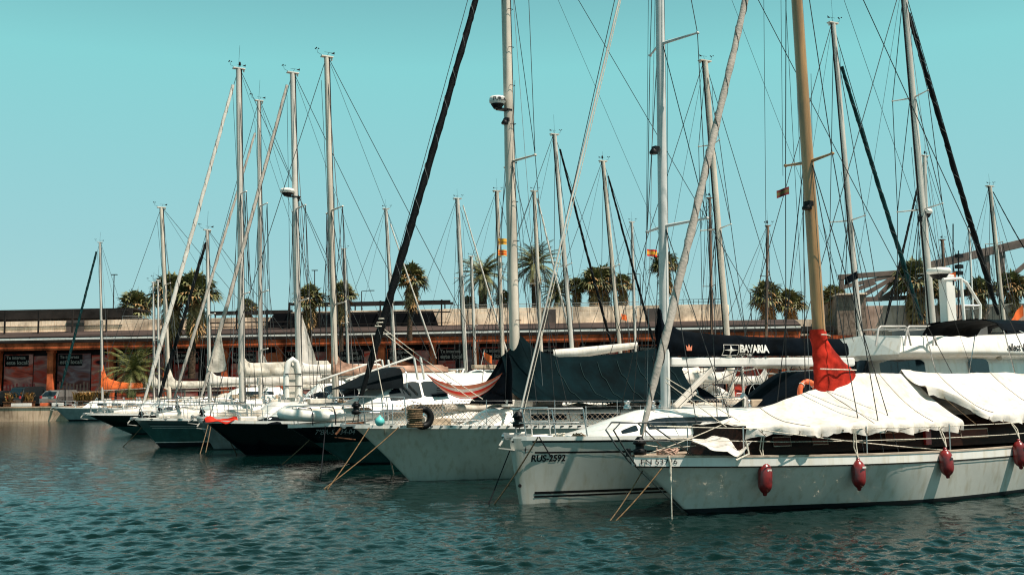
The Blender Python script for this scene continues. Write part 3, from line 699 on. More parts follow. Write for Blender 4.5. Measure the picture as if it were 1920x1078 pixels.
    def roller(s, x, z, m=black):
        mb = MB(); mb.lathe([(.03, -.12), (.11, -.1), (.12, -.02), (.075, 0), (.075, .06), (.12, .08), (.11, .12), (.04, .2)], (x, 0, z), 16); s.P(mb, 'furling_drum', m)
    def sprayhood(s, x, w_, z, m, h=.75, l=1.1, n=3, name='sprayhood', open_back=True):
        mb = MB(); rows = []
        for i in range(9):
            t = i / 8; a = t * math.pi * .52; xx = x + l * math.sin(a) * .95; hh = h * (math.sin(min(1, t * 1.25 + .02) * math.pi / 2))
            row = []
            for k in range(-8, 9):
                b_ = k / 8; y = w_ * math.sin(b_ * math.pi / 2); zz = z + hh * (1 - abs(b_) ** 4.5) + .02 * nz(xx * 4, y * 4, 1)
                row.append((xx - .12 * (1 - abs(b_)) * 0, y * (1 - .1 * hh / h), zz))
            rows.append(row)
        mb.sheet(rows, .012); so = s.P(mb, name, m)
        if n:
            mb = MB()
            pts = [(x + l + .02, w_ * .93 * math.sin(k / 8 * math.pi / 2), z + (h + .015) * (1 - abs(k / 8) ** 4.5)) for k in range(-8, 9)]; mb.tube(pts, .014, 6); s.P(mb, 'hood_frame', steel, parent=so)
        return so
    def bimini(s, xa, xb, w_, z, m, zd0=None, drop=.12, name='bimini'):
        mb = MB(); rows = []
        for i in range(13):
            t = i / 12; x = xa + (xb - xa) * t; row = []
            for k in range(-8, 9):
                b_ = k / 8; e_ = .05 * math.cos(t * math.pi * 3) ** 2
                row.append((x, w_ * b_, z - .2 * abs(b_) ** 3 + e_ * .6 - (drop if abs(k) == 8 else 0) + .015 * nz(x * 3, b_ * 3)))
            rows.append(row)
        mb.sheet(rows, .015); bo = s.P(mb, name, m); zd0 = zd0 if zd0 is not None else s.zd((xa + xb) / 2)
        mb = MB(); xm = (xa + xb) / 2
        for sd in (-1, 1):
            mb = MB(); q, q2 = xa + .1, xb - .1
            mb.tube([(q, sd * w_ * .97, z - .26), (xm + (q - xm) * .25, sd * w_ * .97, zd0), (xm + (q2 - xm) * .25, sd * w_ * .97, zd0), (q2, sd * w_ * .97, z - .26)], .014, 6); s.P(mb, 'bimini_frame', steel, parent=bo)
        return bo
    def cover(s, xa, xb, z, hm, he, th, m, mastz=.5, wr=.03, name='sail_cover', sagz=0, seed=0, zb2=None):
        """canvas over the boom; xa at the mast; z underside at the mast, hm height near mast, he at the end"""
        mb = MB(); rows = []; n = max(24, int(abs(xb - xa) * 9)); K = 20; dx = 1 if xb > xa else -1; zb2 = z if zb2 is None else zb2
        for i in range(n + 1):
            t = i / n; x = xa + (xb - xa) * t; H = he + (hm - he) * math.exp(-t * 3.5) + mastz * math.exp(-(t * abs(xb - xa) / .28) ** 2); zz = z + (zb2 - z) * t - sagz * math.sin(t * math.pi)
            if t > .97: H *= .75
            wdt = th * (1 - .45 * t); row = []
            for k in range(K):
                a = 2 * math.pi * k / K; c, s_ = math.cos(a), math.sin(a)
                zz2 = zz + H * (.5 - .5 * c); y = wdt * (abs(s_) ** .8) * (1 if s_ > 0 else -1) * (1.15 - .75 * (.5 - .5 * c))
                d = wr * (nz(x * 2.2 + seed, zz2 * 5, seed, 1) + .6 * nz(x * 6 + zz2 * 7, zz2 * 4, seed + 3)); y += d * (1 if s_ > 0 else -1) * min(1, abs(s_) * 2)
                row.append((x + .06 * math.exp(-t * 12) * nz(zz2 * 4, seed), y, zz2 + wr * .6 * nz(x * 3, seed, 2) * (.5 - .5 * c)))
            rows.append(row)
        mb.grid(rows, cv=True, flip=dx < 0); mb.add(rows[0], [tuple(range(K))], 0, False); mb.add(rows[-1], [tuple(reversed(range(K)))], 0, False)
        o = s.P(mb, name, m); return o
    def boom(s, xa, xb, z, zb2=None, r=.07, m=None):
        mb = MB(); zb2 = z if zb2 is None else zb2; mb.tube([(xa, 0, z), (xb, 0, zb2)], r, 10, ell=.7); mb.tube([(xb - .04, 0, zb2), (xb + .05, 0, zb2)], r * 1.08, 10); return s.P(mb, 'boom', m or alu)
    # rig ----------------------------------------------------------------------
    def mast(s, base, top, r, m=None, spr=((.45, .7),), ch=None, chx=None, fore=None, back=None, furl=None, fr=.07, furl_ends=None, wr=.008, head=True, steps=False, lower=True, rtop=.8, sweep=.15, seed=0, wm=None, mirror=1, ff=1.0):
        """base, top local points (x,z); ch half width of the chainplates; fore/back (x,z) feet; furl material for the headsail"""
        wm = wm or wire; bx_, bz = base; tx_, tz = top; m = m or alub
        pt = lambda f: Vector((bx_ + (tx_ - bx_) * f, 0, bz + (tz - bz) * f))
        mb = MB(); n = 12; mb.tube([pt(i / n) for i in range(n + 1)], [r * (1 - (1 - rtop) * (i / n) ** 2) for i in range(n + 1)], 14, ell=1.0)
        mo = s.P(mb, 'mast', m)
        mb = MB(); mb.tube([pt(i / 4) + Vector((r * 1.0, 0, 0)) for i in range(5)], r * .22, 6); s.P(mb, 'sail_track', black if r > .05 else wire, parent=mo)
        if steps:
            k = 0; z = 1.2
            while z < tz - bz - .5:
                f = z / (tz - bz); p = pt(f); mb = MB(); mb.tube([p + Vector((-.02, -r * .8, 0)), p + Vector((-.02, -r * 1.35, 0)), p + Vector((.12, -r * 1.35, .0)), p + Vector((.12, -r * .6, 0))], .008, 4); s.P(mb, 'mast_step', black, parent=mo); z += 1.05; k += 1
        ch = ch if ch is not None else (s.edge(bx_) - .08); chx = chx if chx is not None else bx_ + .15 * mirror
        tips = []
        for f, hw_ in spr:
            p = pt(f)
            for sd in (-1, 1):
                q = p + Vector((sweep, sd * hw_, .05)); mb = MB(); mb.tube([p + Vector((0, sd * r * .6, 0)), q], [.03 if hw_ > .6 else .022, .018], 6, ell=1.2); mb.tube([q - Vector((.03, 0, 0)), q + Vector((.03, 0, 0))], .03, 6)
                s.P(mb, 'spreader', m, parent=mo)
            tips.append((f, hw_, p))
        zc = s.zd(chx) if hasattr(s, 'zd') and hasattr(s, 'L') else bz - .3
        hd = pt(.985)
        for sd in (-1, 1):
            pts = [hd] + [p + Vector((sweep, sd * hw_, .05)) for f, hw_, p in reversed(tips)] + [Vector((chx, sd * ch, zc))]
            mb = MB(); mb.tube(pts, wr, 5); s.P(mb, 'cap_shroud', wm)
            if lower and tips:
                for k, (dxx) in enumerate((-.45, .5)):
                    mb = MB(); mb.tube([tips[0][2] + Vector((0, sd * r, -.08)), Vector((chx + dxx, sd * ch * .96, s.zd(chx + dxx)))], wr, 5); s.P(mb, 'lower_shroud', wm)
            if len(tips) > 1:
                mb = MB(); mb.tube([tips[1][2] + Vector((0, sd * r, -.08)), tips[0][2] + Vector((sweep, sd * tips[0][1], .05))], wr, 5); s.P(mb, 'diagonal_shroud', wm)
        fz = pt(ff)
        rg = random.Random(seed + 77)
        for k in range(3):
            f = (.97, .93, .6)[k]; q = pt(f) + Vector((r * 1.2 * (1 if k != 1 else -1.6), r * (1.2 - k), 0)); e_ = Vector((bx_ + rg.uniform(-.7, .7), rg.uniform(-.8, .8), bz + .1)); mb = MB(); mb.tube([q, e_], wr * .7, 4); s.P(mb, 'halyard', wm if k else wiref)
        if back:
            mb = MB(); mb.tube([pt(1) + Vector((.05, 0, 0)), Vector((bx_ + (back[0] - bx_) * .62, 0, bz + 1.0))], wr * .6, 4); s.P(mb, 'topping_lift', wm)
        if fore:
            mb = MB(); mb.tube([fz, Vector((fore[0], 0, fore[1]))], wr, 5); s.P(mb, 'forestay', wm)
        if back:
            mb = MB(); mb.tube([pt(1) + Vector((.08, 0, 0)), Vector((back[0], 0, back[1]))], wr, 5); s.P(mb, 'backstay', wm)
        if furl:
            a, b_ = furl_ends or ((fore[0], fore[1] + .45), tuple((Vector((fore[0], fore[1])).lerp(Vector((fz.x, fz.z)), .955))))
            A = Vector((a[0], 0, a[1])); B_ = Vector((b_[0], 0, b_[1])); n = 60; pts = []; rs = []
            for i in range(n + 1):
                t = i / n; p = A.lerp(B_, t); p.y += .02 * nz(t * 9, seed); pts.append(p - Vector((0, 0, .10 * math.sin(math.pi * t)))); rs.append(fr * (.55 + .55 * math.sin(min(1, t * 5) * math.pi / 2) - .35 * t) * (1 + .08 * nz(t * 22, seed, 4)))
            mb = MB(); mb.tube(pts, rs, 12, ridge=.10, twist=9); so = s.P(mb, 'furled_headsail', furl)
            if (A - B_).length * fr > .6 and fr > .06:
                D_ = (B_ - A); l_ = D_.length; w1 = D_.cross(Vector((0, 1, 0))).normalized(); hp = []; rr_ = []
                for i in range(int(l_ / .06)):
                    t = i * .06 / l_; k_ = t * n; i0 = min(int(k_), n - 1); cc = pts[i0].lerp(pts[i0 + 1], k_ - i0); ra = (rs[i0] + (rs[i0 + 1] - rs[i0]) * (k_ - i0)) * 1.02; an = i * .06 * 7 + 2 * nz(t * 6, seed)
                    hp.append(cc + w1 * math.cos(an) * ra + Vector((0, 1, 0)) * math.sin(an) * ra)
                mb = MB(); mb.tube(hp, .009, 4); s.P(mb, 'spiral_seam', mat('dark_seam', (.12, .10, .085), .9) if furl not in (furlk, furlt) else mat('grey_seam', (.12, .13, .13), .9), parent=so)
        if head:
            T = pt(1); mb = MB(); mb.box(T + Vector((.02, 0, .02)), (r * 4, r * 1.6, .05)); mb.box(T + Vector((r * 1.8, 0, -.05)), (.06, .05, .12)); s.P(mb, 'masthead', m, .005, mo)
            rng = random.Random(seed); k = rng.randrange(4)
            mb = MB()
            if k != 1: mb.tube([T, T + Vector((.05, 0, .55 + .6 * rng.random()))], .006, 4)
            mb.tube([T, T + Vector((.12, .05, .22))], .007, 4); mb.tube([T + Vector((-.06, .05, .22)), T + Vector((.32, .05, .22))], .006, 4); mb.poly([T + Vector((.2, .05, .19)), T + Vector((.34, .05, .17)), T + Vector((.34, .05, .27))], .01)
            mb.tube([T, T + Vector((-.35, 0, .14)), T + Vector((-.38, 0, .3))], .007, 4)
            for q in range(3): mb.lathe([(0, -.03), (.035, 0), (0, .03)], T + Vector((-.38 + .07 * math.cos(q * 2.1), .07 * math.sin(q * 2.1), .3)), 6)
            if k == 2: mb.lathe([(.02, .05), (.05, .08), (.05, .2), (.02, .24)], T + Vector((.06, 0, .1)), 8)
            s.P(mb, 'wind_instruments', black, parent=mo)
        s.mo = mo; s.mpt = pt
        return pt
    def radar(s, p, side=-1, txt=None, r=.3, h=.2):
        """dome on a bracket in front of the mast"""
        c = Vector(p); mb = MB(); mb.lathe([(r * .75, 0), (r, h * .25), (r, h * .6), (r * .9, h * .9), (r * .4, h * 1.02), (0, h * 1.03)], c, 24); ro = s.P(mb, 'radar_dome', white)
        mb = MB(); mb.lathe([(r * .45, -.12), (r * .8, 0.0)], c, 20); mb.box(c + Vector((r * .9, 0, -.12)), (r * 1.9, .16, .05)); mb.box(c + Vector((r * 1.6, 0, -.2)), (.06, .12, .2)); s.P(mb, 'radar_bracket', black, parent=ro)
        if txt:
            def fn(u, w_):
                a = -math.pi / 2 + (u - .22) / (r); return (c.x + math.cos(a) * (r + .006), c.y + math.sin(a) * (r + .006), c.z + h * .3 + w_)
            lettering(txt, .13, fn, black, ro, bold=.004)
    def deck_light(s, p):
        mb = MB(); mb.box(p, (.12, .14, .1)); mb.lathe([(.09, -.1), (.1, -.06), (.05, .02)], Vector(p) - Vector((.05, 0, .02)), 12); s.P(mb, 'deck_light', black, parent=s.mo)
    def outboard(s, x, y, z):
        mb = MB(); mb.box((x, y, z + .3), (.4, .26, .3), taper=.8); o = s.P(mb, 'outboard_motor', black, .04); mb = MB(); mb.box((x, y, z - .05), (.14, .1, .5)); mb.lathe([(.02, -.08), (.1, 0), (.02, .08)], (x, y, z - .3), 10); s.P(mb, 'outboard_leg', carg, parent=o)
    def cockpit(s, x0, x1, w_, h=.28):
        for sd in (-1, 1):
            mb = MB(); n = 10; rr = []
            for i in range(n + 1):
                x = x0 + (x1 - x0) * i / n; y = min(w_, s.edge(x) - .15); z = s.zd(x); hh = h * (1 - .5 * smooth(x0 + (x1 - x0) * .5, x1, x))
                rr.append([(x, sd * y, z), (x, sd * (y - .06), z + hh), (x, sd * (y - .22), z + hh), (x, sd * (y - .26), z)])
            mb.grid(rr, flip=sd > 0, sm=False); mb.add(rr[0], [(0, 1, 2, 3)], 0, False); mb.add(rr[-1], [(3, 2, 1, 0)], 0, False); s.P(mb, 'cockpit_coaming', white)
    def wheel(s, x, z, r=.45, y=0):
        mb = MB(); mb.torus((x, y, z), r, .014, 'X', 28, 6)
        for k in range(6): mb.tube([(x, y, z), (x, y + r * math.cos(k * 1.047), z + r * math.sin(k * 1.047))], .008, 4)
        o = s.P(mb, 'steering_wheel', steel); mb = MB(); mb.box((x - .12, y, z - .35), (.18, .25, .9), taper=.8); s.P(mb, 'pedestal', white, .03)
def gear(s, seed, x0, x1, z=None, n=10, w_=.7):
    """small fittings scattered on deck or coachroof: each one a part"""
    rng = random.Random(seed)
    for k in range(n):
        x = rng.uniform(x0, x1); y = rng.uniform(-w_, w_); zz = (z(x) if z else s.zd(x) + .02); t = rng.randrange(6)
        if t == 0: s.hatch(x, y * .4, zz, .42)
        elif t == 1: s.winch(x, y, zz)
        elif t == 2: s.coil(x, y, zz)
        elif t == 3:
            mb = MB(); mb.tube([(x, y, zz), (x, y, zz + .22), (x - .1, y, zz + .27)], [.05, .05, .07], 10); s.P(mb, 'ventilator', steel)
        elif t == 4:
            mb = MB(); mb.tube([(x - .5, y, zz + .1), (x, y, zz + .13), (x + .5, y, zz + .1)], .012, 6); mb.tube([(x - .5, y, zz), (x - .5, y, zz + .1)], .012, 5); mb.tube([(x + .5, y, zz), (x + .5, y, zz + .1)], .012, 5); s.P(mb, 'handrail', steel)
        else:
            mb = MB(); mb.box((x, y, zz + .09), (.5 + rng.random() * .4, .35, .18)); s.P(mb, 'deck_box', [white, canc, deckt][rng.randrange(3)], .03)
AFT = R(29)
def from_tip(px, py, d):
    p = at(px, py, d); return (p.x, p.y), p.z
def rope_thing(a, b, lab, m=None, r=.014, sg=.04, n=10, grp='mooring ropes running into the water'):
    mb = MB(); a = Vector(a); b = Vector(b); pts = [p - a for p in sag(a, b, sg, n)]; mb.tube(pts, r, 6)
    o = mb.build('mooring_rope', m or ropem); o.location = a
    return tag(o, lab, 'rope', grp)
def water_at(px, py):
    d = ray(px, py); return Vector((0, 0, CAMH)) + d * (-(CAMH + .02) / d.z)
def flag(p, w_, h_, cols, lab, ang=.5, droop=.3, staff=None, kind='stripes'):
    o = empty('flag', p, 0, lab, 'flag'); rows = []; n = 10
    mb = MB(); nb = len(cols)
    tot = sum(c[1] for c in cols); acc = 0
    for ci, (cm, fr) in enumerate(cols):
        a, b_ = acc / tot, (acc + fr) / tot; acc += fr; rr = []
        for i in range(n + 1):
            u = i / n; x = u * w_ * math.cos(ang); y = u * w_ * math.sin(ang) + .12 * w_ * math.sin(u * 7)
            rr.append([(x, y, -a * h_ - droop * w_ * u), (x, y, -b_ * h_ - droop * w_ * u)])
        mb.grid(rr, ci); mb.grid([[(q[0], q[1] + .004, q[2]) for q in r_] for r_ in rr], ci, flip=True)
    mb.build('cloth', [c[0] for c in cols], o)
    if staff:
        mb = MB(); mb.tube([(0, 0, .1), (staff[0], staff[1], staff[2])], .015, 6); mb.build('staff', white, o)
    return o
# ================================================================ boat 1: white classic yacht under tarpaulins
org, z = from_tip(1187, 872, 18.0)
b1 = Boat('sailing_yacht', 'white classic yacht with mahogany cabin under white tarpaulins, nearest at right', 'sailboat', org, R(30))
pr = b1.pl(1290, 962); ov = pr.x
b1.hull(12.5, 3.0, z, .80, .86, max(.9, ov), [(.90, whull), (1.5, boot)], flare=(.62, .13), tm=.5, ws=.55, pw=.8, stem=.8, tr=1.2)  # dark band above the waterline paints in the dark reflection; antifouling below
print('B1', org, z, ov)
b1.deck(deckt, sink=-.03, rail=None)
for sd in (-1, 1):      # raised white bulwark with a teak capping
    mb = MB(); rr = []
    for i in range(61):
        x = .0 + 12.5 * i / 60; y = b1.edge(x); z_ = b1.zd(x); h = .14
        rr.append([(x, sd * (y + .012), z_ - .01), (x, sd * (y + .012), z_ + h), (x, sd * (y - .05), z_ + h), (x, sd * (y - .05), z_ - .01)])
    mb.grid(rr, cv=True, sm=False, flip=sd > 0); b1.P(mb, 'bulwark', white)
    mb = MB(); rr = []
    for i in range(61):
        x = .0 + 12.5 * i / 60; y = b1.edge(x); z_ = b1.zd(x) + .143
        rr.append([(x, sd * (y + .025), z_), (x, sd * (y + .025), z_ + .03), (x, sd * (y - .07), z_ + .03), (x, sd * (y - .07), z_)])
    mb.grid(rr, cv=True, sm=False, flip=sd > 0); b1.P(mb, 'capping_rail', mat('bleached_teak', (.52, .42, .33), .7, var=.2, vscale=6, stretch=(.4, 4, 4)))
b1.strip(.03, 12.3, -.012, -.035, mat('dark_strake', (.03, .02, .015), .5), 'rubbing_strake', off=.02)
b1.text('FN 53726', .125, b1.pl(1214, 872, -.3).x, b1.zd(.5) + .028, black, sx=1.15, k_off=.022)
xh0 = b1.pl(1392, 840, -.85).x
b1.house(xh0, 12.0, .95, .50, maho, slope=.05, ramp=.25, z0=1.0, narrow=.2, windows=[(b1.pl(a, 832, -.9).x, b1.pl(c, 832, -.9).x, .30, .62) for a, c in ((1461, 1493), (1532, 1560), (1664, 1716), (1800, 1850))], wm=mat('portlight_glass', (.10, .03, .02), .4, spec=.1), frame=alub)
mb = MB(); x = b1.pl(1740, 820, -.95).x; mb.box((x, -.93, 1.28), (.16, .08, .46)); b1.P(mb, 'cabin_door_post', rubred, .01)
# bow hoop rail and stemhead
mb = MB(); H = lambda px, py, y: (b1.pl(px, py, y).x, y, b1.pl(px, py, y).z)
for sd in (-1, 1):
    y = .16 * sd
    p_ = [(b1.pl(1278, 862).x, sd * .33, b1.zd(1) + .16), (b1.pl(1205, 792).x, y, b1.pl(1205, 792).z), (b1.pl(1155, 792).x, y * .8, b1.pl(1150, 792).z - .0), (b1.pl(1143, 806).x, y * .7, b1.pl(1143, 806).z), (b1.pl(1163, 838).x, y * .6, b1.pl(1163, 838).z), (b1.pl(1189, 872).x, y * .3, b1.pl(1189, 872).z)]
    mb.tube(p_, .015, 8)
mb.tube([(b1.pl(1205, 792).x, -.16, b1.pl(1205, 792).z), (b1.pl(1205, 792).x, .16, b1.pl(1205, 792).z)], .012, 6)
mb.tube([(b1.pl(1163, 824).x, -.1, b1.pl(1163, 824).z), (b1.pl(1240, 826).x, -.26, b1.pl(1240, 826).z)], .010, 6)
mb.tube([(b1.pl(1189, 872).x, 0, b1.pl(1189, 872).z), (b1.pl(1215, 898).x + .02, 0, b1.pl(1215, 898).z), (b1.pl(1280, 955).x, 0, .05)], .009, 6)
b1.P(mb, 'pulpit', mat('dark_steel_tube', (.16, .16, .16), .3, metal=.8))
mb = MB(); mb.box((b1.pl(1178, 850).x, 0, b1.pl(1178, 848).z), (.06, .08, .14)); b1.P(mb, 'bow_light', black, .01)
# bow roller, windlass and ropes
b1.roller(b1.pl(1196, 838).x + .04, b1.zd(0) + .28)
mb = MB(); x = b1.pl(1250, 852).x
rng = random.Random(4); pts = [(x + .22 * math.cos(a * .8) + rng.uniform(-.04, .04), .14 * math.sin(a * .8), b1.zd(.5) + .2 + .05 * math.sin(a * 1.7) + rng.uniform(0, .03)) for a in range(34)]
mb.tube(pts, .017, 6); b1.P(mb, 'rope_coil', mat('pinkish_rope', (.5, .33, .26), .9, var=.3, vscale=30))
# mast (ochre wood) & tan furled headsail
base = b1.pl(1537, 640); top0 = b1.pl(1494, 0); k = (13.3 - base.z) / (top0.z - base.z); mt = base.lerp(top0, k); k0 = (1.0 - base.z) / (top0.z - base.z); mbase = base.lerp(top0, k0)
f0 = b1.pl(1203, 815); f1 = b1.pl(1396, 0); k = (12.6 - f0.z) / (f1.z - f0.z); ft = f0.lerp(f1, k)
sf = (b1.pl(1520, 305).z - mbase.z) / (mt.z - mbase.z)
b1.mast((mbase.x, mbase.z), (mt.x, mt.z), .125, woodm, spr=((sf, .62),), ch=1.25, fore=(b1.pl(1196, 850).x, b1.zd(0) + .15), back=(12.2, 1.0), furl=furlg, furl_ends=((f0.x, f0.z), (ft.x, ft.z)), fr=.072, wr=.0095, seed=3, rtop=.75, sweep=.02)
b1.deck_light((b1.pl(1508, 384).x, -.12, b1.pl(1508, 384).z))
for a, c in (((1440, 0), (1438, 640)), ((1472, 0), (1468, 330)), ((1540, 405), (1600, 640))):
    q0 = b1.pl(*a, -.3); q1 = b1.pl(*c, -.3); mb = MB(); mb.tube([q0 + Vector((0, 0, 3 if a[1] == 0 else 0)), q1], .005, 5); b1.P(mb, 'halyard', wire)
# red boom cover wrapped at the mast
mb = MB(); rows = []; xm = b1.pl(1532, 680).x; n = 30; K = 28
prof = [(618, 1524, 1546), (640, 1525, 1552), (660, 1526, 1566), (680, 1527, 1583), (697, 1528, 1602), (720, 1528, 1612), (745, 1530, 1600)]
for i in range(n + 1):
    t = i / n * (len(prof) - 1); j = min(int(t), len(prof) - 2); f = t - j; a, c = prof[j], prof[j + 1]
    py = a[0] + (c[0] - a[0]) * f; l = a[1] + (c[1] - a[1]) * f; r_ = a[2] + (c[2] - a[2]) * f
    A = b1.pl(l, py); B_ = b1.pl(r_, py); row = []
    for k in range(K):
        an = 2 * math.pi * k / K; u = .5 - .5 * math.cos(an); x = A.x + (B_.x - A.x) * u
        y = math.sin(an) * (.16 + .03 * nz(x * 3, A.z * 2)) * (1.25 - .7 * u) + .05 * math.sin(an) * nz(x * 7 + A.z * 4, A.z * 5 - x * 3, 1)
        row.append((x, y, A.z + (B_.z - A.z) * u + .015 * nz(x * 5, A.z * 6, 3)))
    rows.append(row)
mb.grid(rows, cv=True, flip=False); o = b1.P(mb, 'sail_cover', canr)
mb = MB()
for px0, px1, py in ((1524, 1601, 692), (1526, 1552, 628)):
    A = b1.pl(px0, py); B_ = b1.pl(px1, py + 2); mb.tube([A + Vector((0, -.19, 0)), A.lerp(B_, .5) + Vector((0, -.2, 0)), B_ + Vector((0, -.06, 0))], .012, 6)
b1.P(mb, 'cover_strap', ropew, parent=o)
# lifelines and stanchions
for px in (1425, 1612, 1755, 1912):
    q = b1.pl(px, 850, -1.15); x = q.x; y = b1.edge(x) - .04
    for sd in (-1, 1):
        mb = MB(); mb.tube([(x, sd * y, b1.zd(x) + .12), (x, sd * y, b1.zd(x) + .66)], .014, 6); b1.P(mb, 'stanchion', steel)
for q in (.40, .62):
    for sd in (-1, 1):
        mb = MB(); pts = [(b1.pl(1278, 862).x - .5, sd * .25, b1.zd(1) + q + .05)] + [(x, sd * (b1.edge(x) - .04), b1.zd(x) + q) for x in (2.5, 4, 6, 8, 10, 11.8)]; mb.tube(pts, .008, 5); b1.P(mb, 'lifeline', ropew)
# ---- tarpaulins: things of their own, tied over boom and lifelines
def tent(name, lab, xs, ridge, edge, hw_, m, val=.20, nx=60, nv=18, seed=0, sagk=.10, scal=1.2):
    """xs range; ridge(x), edge(x) heights, hw_(x) half width"""
    mb = MB(); rows = []
    for i in range(nx + 1):
        x = xs[0] + (xs[1] - xs[0]) * i / nx; zr, ze, w_ = ridge(x), edge(x), hw_(x); row = []
        V = val * (1 + .35 * math.sin((x - xs[0]) / scal * math.pi * 2) ** 2 * (1 if True else 0)) ; sc = abs(math.sin((x - xs[0]) / scal * math.pi))
        for k in range(-nv, nv + 1):
            v = k / nv; a = abs(v)
            if a <= .86:
                q = a / .86; zz = zr + (ze - zr) * q ** .92 - sagk * math.sin(q * math.pi) * (.6 + .4 * math.sin(x * 2.1 + seed)); y = w_ * q
                zz += .016 * nz(x * 2 + q * 2, q * 1.5, seed) + .020 * math.sin(x * 8 + q * 6 + 3 * nz(x, q)) * q * q + .016 * abs(nz(x * 6 - q * 5, q * 1.2, seed + 3))
            else:
                q = (a - .86) / .14; zz = ze - (val * (.72 + .4 * (1 - sc))) * q + .014 * math.sin(x * 22 + 4 * nz(x, 3)) * q; y = w_ + .10 * math.sin(x * 15 + seed + 3 * nz(x * 2, seed)) * q * (.6 + .6 * nz(x * 1.3, 4))
            row.append((x, y * (1 if v > 0 else -1), zz))
        rows.append(row)
    mb.sheet(rows, .006); o = mb.build(name, m); o.matrix_world = b1.M
    rg = random.Random(seed); k_ = int(nv * .86)
    for i in range(12, nx, 19):                     # cloth seams, and lashings from the hem to the lifeline
        for sd in (-1, 1):
            pts = [Vector(rows[i][nv + sd * j]) + Vector((0, 0, .008)) for j in range(0, k_ + 1)]; q = MB(); q.tube(pts, .007, 4); q.build('seam', mat('canvas_seam', (.50, .45, .38), .9), o)
    for i in range(3, nx, 6):
        p = Vector(rows[i][0]); q = MB(); x_ = p.x + rg.uniform(-.12, .12); q.tube([p + Vector((0, 0, .02)), Vector((x_, -(b1.edge(x_) - .03), b1.zd(x_) + .62))], .006, 4); q.torus(p + Vector((0, -.01, .035)), .016, .005, 'Y', 10, 4); q.build('lashing', ropem, o)
    tag(o, lab, 'tarpaulin', 'white tarpaulins over the classic yacht'); return o
xA = b1.pl(1412, 800, -.9).x; xB = b1.pl(1604, 698).x; xC = b1.pl(1782, 790, -1.2).x; zr = b1.pl(1640, 700).z; zr2 = b1.pl(1900, 712).z
zl = b1.pl(1414, 800, -.9).z; ze = b1.pl(1500, 798, -1.25).z; ze2 = b1.pl(1780, 790, -1.25).z
def ridgeA(x):
    t = max(0, min(1, (x - xA) / (xB - xA))); return zl + .06 + (zr - zl - .06) * (t ** .92) - .05 * math.sin(t * math.pi)
W1 = 1.28
tent('tarpaulin', 'white ridge tarpaulin rising from the foredeck to the red-covered mast of the classic yacht', (xA, xC + .3), ridgeA, lambda x: ze + (ze2 - ze) * smooth(xA, xC, x), lambda x: .75 + (W1 - .75) * smooth(xA, xA + .9, x), canw, seed=1)
xD = b1.pl(1690, 702).x
tent('tarpaulin', 'larger white tarpaulin overlapping aft of the first one, reaching the right edge', (xD, 12.4), lambda x: zr + .07 + (zr2 - zr) * smooth(xD, 12, x) - .05 * math.sin((x - xD) * 1.3) * (1 if x > xD + .3 else 0), lambda x: ze2 + .12 + (1 - smooth(xD, xD + 1.0, x)) * .6, lambda x: W1 + .03 - .8 * (1 - smooth(xD - .2, xD + .9, x)), canw, seed=5, scal=1.9, sagk=.14)
# loose flap of canvas forward of the tent
mb = MB(); rows = []
topl = [(1298, 822), (1322, 824), (1345, 812), (1370, 794), (1404, 795), (1428, 800)]; botl = [(1300, 826), (1322, 838), (1345, 846), (1362, 846), (1382, 858), (1404, 830)]
n = 26; 
def poly_at(L_, t):
    q = t * (len(L_) - 1); j = min(int(q), len(L_) - 2); f = q - j; f = f; return (L_[j][0] + (L_[j + 1][0] - L_[j][0]) * f, L_[j][1] + (L_[j + 1][1] - L_[j][1]) * f)
for i in range(n + 1):
    t = i / n; a = poly_at(topl, t); c = poly_at(botl, t); A = b1.pl(a[0], a[1], .1); B_ = b1.pl(c[0], c[1], -.75 - .2 * t); row = []
    for k in range(13):
        v = k / 12; p = A.lerp(B_, v); p.z += -.05 * math.sin(v * math.pi) + .03 * nz(t * 5, v * 3, 2); p.y += .05 * math.sin(t * 17 + v * 2) * v; row.append(p)
    rows.append(row)
mb.sheet(rows, .006); o = mb.build('canvas_flap', canw); o.matrix_world = b1.M; tag(o, 'loose white canvas corner drooping over the foredeck, tied back with rope', 'tarpaulin')
p0 = b1.pl(1398, 826, -1.0); p1 = b1.pl(1380, 862, -1.0); mb = MB(); mb.tube([p0 - p0, Vector((.05, -.02, -.22)), Vector(p1 - p0)], .016, 6, ridge=.3, twist=60); o = mb.build('tie_rope', ropew); o.matrix_world = b1.M @ Matrix.Translation(p0); tag(o, 'short twisted pale rope hanging from the loose canvas corner', 'rope')
for i, (pa_, pc_) in enumerate((((1100, 0), 0),)): pass
# ropes across the foredeck
for a, c, lab, sg in (((1248, 708), (1405, 800), 'thin pale line running down from the silver mast to the canvas corner, upper of two', 0), ((1248, 716), (1362, 800), 'thin pale line running down from the silver mast to the canvas corner, lower of two', 0), ((1215, 850), (1368, 789), 'pale line from the bow roller up to the canvas flap', .03), ((1205, 833), (1305, 835), 'pale line from the furling drum to the tip of the loose canvas', .04)):
    A = b1.M @ b1.pl(*a, 0); B_ = b1.M @ b1.pl(*c, -.3); rope_thing(A, B_, lab, ropew, .008, sg, grp='light lines over the foredecks')
A = b1.M @ b1.pl(1428, 806, -1.25); B_ = b1.M @ b1.pl(1790, 845, -1.25); rope_thing(A, B_, 'pale line slung along the mahogany cabin side under the tarpaulin', ropew, .009, .03, grp='light lines over the foredecks')
